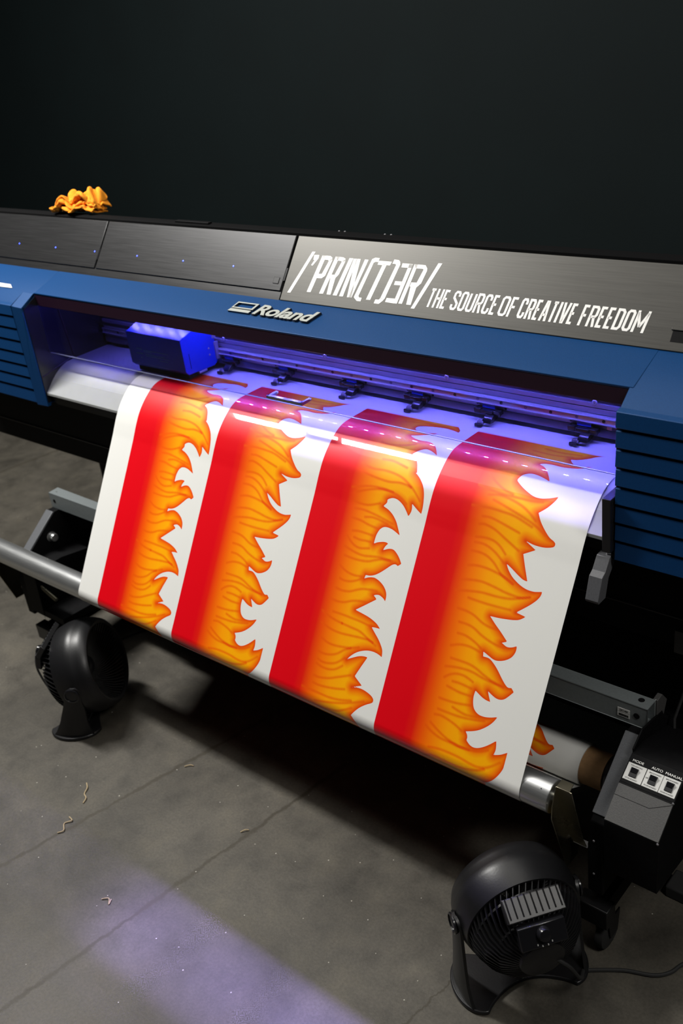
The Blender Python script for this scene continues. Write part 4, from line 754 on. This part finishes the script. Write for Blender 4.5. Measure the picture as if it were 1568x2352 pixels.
# ------------------------------------------------------------------ floor fans
def fan(label, centre, yaw, tilt, S, pz, HS=1.0, lean=0.0, BD=1.0):
    """turbo floor fan; yaw = heading of the air stream, tilt upwards"""
    F = thing('floor_fan', label, 'fan', (centre[0], centre[1], 0), 'black floor fans in front of the printer')
    f = Vector((math.cos(yaw), math.sin(yaw), 0)); s = Vector((f.y, -f.x, 0)); up = Vector((0, 0, 1)); c0 = Vector((centre[0], centre[1], 0))
    def W(a, b, z): return c0 + s * (a * S) + f * (b * S) + up * (z * S)
    def bld(n_, mb, m, par=F, **kw): return mb.build(n_, m, par, **kw)
    hz = pz; ax = (f * math.cos(tilt) + up * math.sin(tilt)).normalized(); vv = s.cross(ax) * -1
    if vv.z < 0: vv = -vv
    hc = W(0, lean, hz)
    T = S * HS
    def H(a, b, h): return hc + s * (a * T) + vv * (b * T) + ax * (h * T)      # head frame: side, up, forward
    # base: waisted foot plate, rounded at both ends
    pts = []
    for i in range(25):
        w = math.pi * (i / 24) - math.pi / 2; pts.append((0.086 + 0.045 * math.cos(w), 0.066 * math.sin(w)))
    for i in range(1, 24):
        t_ = i / 24; pts.append((0.086 - 0.172 * t_, 0.066 - 0.026 * math.sin(math.pi * t_)))
    for i in range(25):
        w = math.pi / 2 + math.pi * (i / 24); pts.append((-0.086 + 0.045 * math.cos(w), 0.066 * math.sin(w)))
    for i in range(1, 24):
        t_ = i / 24; pts.append((-0.086 + 0.172 * t_, -0.066 + 0.042 * math.sin(math.pi * t_) ** 0.8))
    bs = bld('base', MB().solid([W(a, b, 0.0) for a, b in pts], up * (0.009 * S)), M['black_plastic'], bevel=0.0025)
    # two arms rising from the foot to the pivots, flared at the bottom
    AW = 0.0145 + 0.105 * HS
    for sg in (-1, 1):
        mb = MB(); prof = [(0.008, 0.112, 0.060), (0.03, 0.113, 0.046), (0.07, 0.115, 0.034), (0.11, 0.117, 0.0275), (hz, 0.118, 0.0255), (hz + 0.018, 0.118, 0.019), (hz + 0.025, 0.118, 0.006)]
        prof = [(0.005, 0.124, 0.055), (0.02, 0.1245, 0.046), (0.05, 0.1235, 0.036), (0.09, 0.1215, 0.029), (hz - 0.02, AW, 0.0225), (hz, AW, 0.0215), (hz + 0.012, AW, 0.018), (hz + 0.0205, AW, 0.006)]
        ns = 9; vs = []; 
        for z, a, hw in prof:
            for j in range(ns):
                q = -1 + 2 * j / (ns - 1); vs.append(W(sg * (a - 0.014 * q * q * (hw / 0.06)), q * hw + lean * z / hz, z))
            for j in range(ns):
                q = 1 - 2 * j / (ns - 1); vs.append(W(sg * (a - 0.0055 - 0.014 * q * q * (hw / 0.06)), q * hw + lean * z / hz, z))
        m2 = 2 * ns; fs = [(i * m2 + j, i * m2 + (j + 1) % m2, (i + 1) * m2 + (j + 1) % m2, (i + 1) * m2 + j) for i in range(len(prof) - 1) for j in range(m2)]
        fs += [tuple(range(m2 - 1, -1, -1)), tuple(range((len(prof) - 1) * m2, len(prof) * m2))]
        mb.add(vs, fs); am = bld('arm', mb, M['black_plastic'], smooth=50)
        bld('pivot_cap', MB().lathe([(0.0195 * S, 0), (0.0195 * S, 0.003 * S), (0.0165 * S, 0.0045 * S), (0.016 * S, 0.002 * S), (0.0, 0.0028 * S)], W(sg * (AW - 0.001), lean, hz), s * sg, 32), M['gloss_black'], am)
    # housing ring
    R = 0.105
    ring = [(R - 0.014, 0.054), (R - 0.008, 0.056), (R - 0.001, 0.050), (R + 0.0045, 0.036), (R + 0.0065, 0.022), (R + 0.0085, 0.019), (R + 0.0085, 0.004), (R + 0.006, -0.018), (R + 0.001, -0.036), (R - 0.004, -0.036), (R - 0.001, -0.016), (R + 0.001, 0.006), (R - 0.004, 0.032)]
    hs = bld('housing_ring', MB().lathe([(a * T, b * T) for a, b in ring], hc, ax, 72, close=True), M['black_plastic'], smooth=50)
    # rear bowl of slats
    mb = MB(); n_ = 54
    bowl = [(R - 0.001, -0.030), (R - 0.004, -0.052), (R - 0.015, -0.077), (R - 0.034, -0.098), (0.042, -0.112)]
    H0 = H
    def H(a, b, h): return H0(a, b, h if h > -0.03 else -0.03 + (h + 0.03) * BD)
    for i in range(n_):
        w0 = 2 * math.pi * i / n_; vs = []
        for j, (r_, h_) in enumerate(bowl):
            w = w0 + 0.10 * j
            for dr, dw in ((0, -0.011), (0, 0.011), (-0.007, 0.011), (-0.007, -0.011)):
                r2_ = r_ + dr; k2 = w + dw * (R / max(r_, 0.03)) * 0.75; vs.append(H(r2_ * math.cos(k2), r2_ * math.sin(k2), h_ - dr * 0.4))
        fs = [(j * 4 + q, j * 4 + (q + 1) % 4, (j + 1) * 4 + (q + 1) % 4, (j + 1) * 4 + q) for j in range(len(bowl) - 1) for q in range(4)]
        fs += [(3, 2, 1, 0), tuple(range((len(bowl) - 1) * 4, len(bowl) * 4))]
        mb.add(vs, fs)
    for r_, h_ in ((R - 0.010, -0.03 - 0.025 * BD), (R - 0.034, -0.03 - 0.06 * BD)):
        mb.lathe([((r_ - 0.003) * T, (h_ + 0.004) * T), ((r_ - 0.003) * T, (h_ + 0.008) * T), ((r_ + 0.001) * T, (h_ + 0.008) * T), ((r_ + 0.001) * T, (h_ + 0.004) * T)], hc, ax, 48, close=True)
    rg = bld('intake_grille', mb, M['black_plastic'], smooth=30)
    # motor cover at the rear with louvres, knob and dial
    mc = bld('motor_cover', MB().lathe([(r_ * T, h_ * T) for r_, h_ in ((0.0, -0.03 - 0.0915 * BD), (0.030, -0.03 - 0.0905 * BD), (0.040, -0.03 - 0.086 * BD), (0.044, -0.03 - 0.078 * BD), (0.046, -0.05), (0, -0.05))], hc, ax, 40), M['black_plastic'])
    F6 = [(0, 1, 2, 3), (7, 6, 5, 4), (0, 4, 5, 1), (1, 5, 6, 2), (2, 6, 7, 3), (3, 7, 4, 0)]
    pl_ = bld('vent_plate', MB().add([H(a, b, h) for a in (-0.052, 0.052) for b, h in ((0.0885, -0.0945), (0.1095, -0.060), (0.098, -0.052), (0.077, -0.086))], F6), M['vent'], bevel=0.002)
    fins = MB()
    for i in range(9):
        a = -0.046 + 0.0115 * i
        fins.add([H(a + d, b, h) for d in (-0.0012, 0.0012) for b, h in ((0.0925, -0.0900), (0.1105, -0.0600), (0.102, -0.0570), (0.086, -0.084))], F6)
    bld('vent_slots', fins, M['black'], pl_, smooth=0)
    Q = lambda a, t_, o_: H(a, 0.049 + 0.034 * t_ + 0.50 * o_, -0.1225 + 0.021 * t_ - 0.86 * o_)      # on the control plate
    cp = bld('control_plate', MB().add([Q(a, t_, o_) for a in (-0.042, 0.042) for t_, o_ in ((0, 0.004), (1, 0.004), (1, -0.014), (0, -0.014))], F6), M['gloss_black'], bevel=0.002)
    kd = (Q(0, 0.5, 0.01) - Q(0, 0.5, 0.0)).normalized()
    bld('speed_knob', MB().lathe([(0.0125 * S, 0), (0.0120 * S, 0.008 * S), (0.010 * S, 0.012 * S), (0, 0.0135 * S)], Q(0.0, 0.58, 0.004), kd, 28), M['gloss_black'], cp)
    marks = MB()
    for a, t_ in ((-0.013, 0.16), (-0.005, 0.06), (0.005, 0.06), (0.013, 0.16)):
        marks.add([Q(a + d, t_ + g, 0.0042) for d, g in ((-0.0008, -0.04), (0.0008, -0.04), (0.0008, 0.04), (-0.0008, 0.04))], [(0, 1, 2, 3)])
    bld('dial_marks', marks, M['offwhite'], cp, smooth=0)
    # front grille: spiral vanes running into a deep cone, impeller behind
    mb = MB(); n_ = 60
    for i in range(n_):
        w0 = 2 * math.pi * i / n_; vs = []; K = [(R - 0.006, 0.046, 0.0), (0.080, 0.030, 0.16), (0.058, 0.016, 0.38), (0.038, 0.006, 0.66), (0.022, 0.002, 1.0)]
        for r_, h_, tw in K:
            for dh, dw in ((0, -0.0016), (0, 0.0016), (-0.008, 0.0016), (-0.008, -0.0016)):
                w = w0 + tw + dw * 0.5 / r_; vs.append(H(r_ * math.cos(w), r_ * math.sin(w), h_ + dh))
        fs = [(j * 4 + q, j * 4 + (q + 1) % 4, (j + 1) * 4 + (q + 1) % 4, (j + 1) * 4 + q) for j in range(len(K) - 1) for q in range(4)] + [(3, 2, 1, 0)]
        mb.add(vs, fs)
    bld('outlet_grille', mb, M['vane'], smooth=0)
    bld('grille_hub', MB().lathe([(0.024 * T, -0.008 * T), (0.024 * T, 0.002 * T), (0.020 * T, 0.007 * T), (0.0, 0.010 * T)], hc, ax, 32), M['gloss_black'])
    bl = MB()
    for i in range(5):
        w0 = 2 * math.pi * i / 5; vs = []
        for r_ in (0.02, 0.045, 0.07, 0.092):
            for q in (0, 1, 2):
                w = w0 + (q - 1) * (0.42 - 0.8 * (r_ - 0.02)); vs.append(H(r_ * math.cos(w), r_ * math.sin(w), -0.018 + 0.013 * (1 - q)))
        n0 = len(vs); vs += [v - ax * 0.0015 for v in vs]
        fs = [(j * 3 + q, j * 3 + q + 1, (j + 1) * 3 + q + 1, (j + 1) * 3 + q) for j in range(3) for q in range(2)]
        bl.add(vs, fs + [tuple(n0 + x_ for x_ in g[::-1]) for g in fs])
    bld('impeller', bl, M['gloss_black'])
    return F, H, W
FA, HA, WA = fan('near black floor fan seen from behind with its control knob, at the lower right', NEAR[0:2], NEAR[2], NEAR[3], *NEAR[4:])
FB_, HB, WB = fan('far black floor fan on the left, its grille facing right under the aluminium roller', FAR[0:2], FAR[2], FAR[3], *FAR[4:])
# mains leads
def bez(pts, n=8):
    o = []
    for i in range(len(pts) - 1):
        p0 = Vector(pts[max(i - 1, 0)]); p1 = Vector(pts[i]); p2 = Vector(pts[i + 1]); p3 = Vector(pts[min(i + 2, len(pts) - 1)])
        for t_ in range(n):
            t = t_ / n; o.append(0.5 * ((2 * p1) + (p2 - p0) * t + (2 * p0 - 5 * p1 + 4 * p2 - p3) * t * t + (3 * p1 - p0 - 3 * p2 + p3) * t ** 3))
    o.append(Vector(pts[-1])); return o
MB().tube(bez([HA(0.02, -0.005, -0.115), HA(0.045, -0.03, -0.125), HA(0.075, -0.10, -0.11), (0.950, -0.262, 0.012), (0.952, -0.252, 0.0046), (1.008, -0.213, 0.0046), (1.060, -0.190, 0.0046), (1.084, -0.165, 0.0046), (1.098, -0.130, 0.0046), (1.15, -0.05, 0.0046)]), 0.0038, 8).build('power_cord', M['rubber'], FA)
MB().tube(bez([HB(0.0, 0.06, -0.10), HB(0.0, 0.075, -0.125), HB(0.02, 0.03, -0.145), HB(0.03, -0.06, -0.12), (FAR[0] - 0.10, FAR[1] + 0.02, 0.0046), (FAR[0] - 0.20, FAR[1] + 0.22, 0.0046), (FAR[0] - 0.1, FAR[1] + 0.5, 0.0046)]), 0.003, 8).build('power_cord', M['rubber'], FB_)
# power brick with leads at the far right under the stand
ad = MB().box(0.995, 1.075, 0.0, 0.055, 0, 0.030).build('power_adapter', M['rubber'], bevel=0.004); tag(ad, 'black power adapter brick on the floor behind the near fan cord', 'adapter')

# ------------------------------------------------------------------ orange cloth
def wavy(p):
    return Vector((math.sin(p.y * 6.1 + p.z * 9 + 1.3) + math.sin(p.x * 3.7 + p.z * 5), math.sin(p.x * 4.3 + p.z * 11 + .4) + math.sin(p.y * 7.9 + 2.2 + p.x * 2), math.sin(p.x * 5.1 + p.y * 6.3) + math.cos(p.x * 2.9 - p.z * 8 + 1.1)))
NU, NV = 150, 46; cv = []
lay = 6
for i in range(NU + 1):
    u = i / NU; ph = u * lay; k_ = int(min(ph, lay - 1e-6)); fr_ = ph - k_
    for j in range(NV + 1):
        v = j / NV; x = -0.125 + 0.25 * v
        hump = 0.62 + 0.55 * math.exp(-((v - 0.78) / 0.17) ** 2) + 0.22 * math.exp(-((v - 0.33) / 0.08) ** 2) - 0.10 * math.exp(-((v - 0.52) / 0.08) ** 2) - 0.22 * math.exp(-((v - 0.0) / 0.08) ** 2)
        wdt = 0.052 * (1 - 0.25 * math.sin(5.2 * v + 1.3 * k_))
        y = wdt * math.cos(math.pi * ph) + 0.008 * math.sin(7 * v + k_ * 1.7)
        lev = (k_ + 0.5 - 0.5 * math.cos(math.pi * fr_)) / lay
        z = 0.006 + 0.074 * hump * lev * (1 + 0.10 * math.sin(9 * v + 2.1 * k_))
        p = Vector((x * 9 + 3, y * 9, ph * 0.35)); nv = wavy(p * 1.4) * 0.0085 + wavy(p * 3.3 + Vector((4, 1, 2))) * 0.0040
        edge = min(1.0, 5 * v + 0.15, 5 * (1 - v) + 0.15)
        x += 0.010 * math.sin(3.3 * k_ + 6 * v) * (1 - edge) * 2 - nv.x * 0.6
        cv.append((x, y + nv.y, max(0.0042, z * (0.55 + 0.45 * edge) + nv.z * (0.4 + 0.6 * lev))))
ci = np.arange((NU + 1) * (NV + 1)).reshape(NU + 1, NV + 1); cq = np.stack([ci[:-1, :-1], ci[1:, :-1], ci[1:, 1:], ci[:-1, 1:]], -1).reshape(-1, 4)
co = bpy.data.objects.new('cleaning_cloth', grid_mesh('cleaning_cloth', np.array(cv), cq, M['cloth'])); C.objects.link(co)
co.location = (-0.898, 0.268, 1.2625); co.rotation_euler = (math.radians(-9), 0, math.radians(6)); co.scale = (0.68, 0.50, 0.70)
md = co.modifiers.new('Solidify', 'SOLIDIFY'); md.thickness = 0.0075; md.offset = 0
md = co.modifiers.new('Subd', 'SUBSURF'); md.levels = md.render_levels = 1
tag(co, 'crumpled orange cleaning cloth lying on top of the printer', 'cloth')

# ------------------------------------------------------------------ shavings on the floor
def shaving(name, pts, label, r=0.0016):
    o = MB().tube(bez([(x, y, z) for x, y, z in pts], 6), r, 6).build(name, M['chip'])
    tag(o, label, 'shaving', 'thin pale shavings on the concrete floor')
shaving('shaving', [(-0.353, -0.484, .002), (-0.335, -0.495, .004), (-0.325, -0.512, .002), (-0.307, -0.520, .004), (-0.30, -0.535, .002)], 'upper curled pale shaving on the concrete left of the saw cut')
shaving('shaving', [(-0.290, -0.585, .002), (-0.272, -0.590, .004), (-0.282, -0.606, .002), (-0.262, -0.622, .004), (-0.270, -0.635, .002)], 'S shaped pale shaving nearer than the straight one, left of the saw cut')
shaving('shaving', [(-0.010, -0.700, .002), (0.004, -0.690, .004), (0.016, -0.700, .002), (0.010, -0.688, .003)], 'small curled pale shaving on the open floor at the lower left', 0.0013)
shaving('shaving', [(-0.178, -0.298, .002), (-0.168, -0.287, .004), (-0.160, -0.283, .002)], 'short pale shaving lying on the left saw cut', 0.0014)
shaving('shaving', [(0.112, -0.378, .002), (0.118, -0.368, .004), (0.124, -0.362, .002)], 'short pale shaving beside the middle saw cut', 0.0014)

# ------------------------------------------------------------------ light
def area(name, loc, target, sx, sy, watts, col=(1, 1, 1)):
    d = bpy.data.lights.new(name, 'AREA'); d.shape = 'RECTANGLE'; d.size = sx; d.size_y = sy; d.energy = watts; d.color = col
    o = bpy.data.objects.new(name, d); C.objects.link(o); o.location = loc
    z = (Vector(loc) - Vector(target)).normalized(); x = Vector((1, 0, 0)); x = (x - z * x.dot(z)).normalized(); y = z.cross(x)
    o.rotation_euler = Matrix((x, y, z)).transposed().to_euler(); return o
for nm_, loc, tgt, sx, sy, w_, c_ in LIGHTS: area(nm_, loc, tgt, sx, sy, w_, c_)
# added narrow-beam lamp at the LED strip to make the violet floor band
ld = bpy.data.lights.new('added_floor_beam', 'AREA'); ld.shape = 'RECTANGLE'; ld.size = 0.85; ld.size_y = 0.006; ld.energy = BEAM; ld.color = (0.42, 0.34, 1.0); ld.spread = math.radians(12)
lo = bpy.data.objects.new('added_floor_beam', ld); C.objects.link(lo); lo.location = (0.45, 0.185, 1.066)
zz = (Vector((0.45, 0.185, 1.066)) - Vector((0.45, -0.70, 0.0))).normalized(); xx = Vector((1, 0, 0)); lo.rotation_euler = Matrix((xx, zz.cross(xx), zz)).transposed().to_euler()
w = bpy.data.worlds.new('World'); sc.world = w; w.use_nodes = True
w.node_tree.nodes['Background'].inputs[0].default_value = (0.9, 0.95, 1.0, 1); w.node_tree.nodes['Background'].inputs[1].default_value = WORLD

# ------------------------------------------------------------------ camera
cam = bpy.data.cameras.new('camera'); co_ = bpy.data.objects.new('camera', cam); C.objects.link(co_); sc.camera = co_
cr, cu_, cf = Vector(CAMR).normalized(), Vector(CAMU), Vector(CAMF)
cf.normalize(); cu_ = cr.cross(cf).normalized(); cr = cf.cross(cu_)
mw = Matrix((cr, cu_, -cf)).transposed().to_4x4(); mw.translation = Vector((1.60336, -1.4432, 1.76)); co_.matrix_world = mw
cam.sensor_fit = 'VERTICAL'; cam.sensor_height = 36.0; cam.lens = 36.0 * 2329.148 / 2352.0; cam.clip_start = 0.05
cam.dof.use_dof = True; cam.dof.focus_distance = 2.02; cam.dof.aperture_fstop = FSTOP
sc.view_settings.view_transform = 'Standard'; sc.view_settings.look = 'None'; sc.view_settings.gamma = 1.0; sc.view_settings.use_curve_mapping = False
sc.view_settings.exposure = EXPO
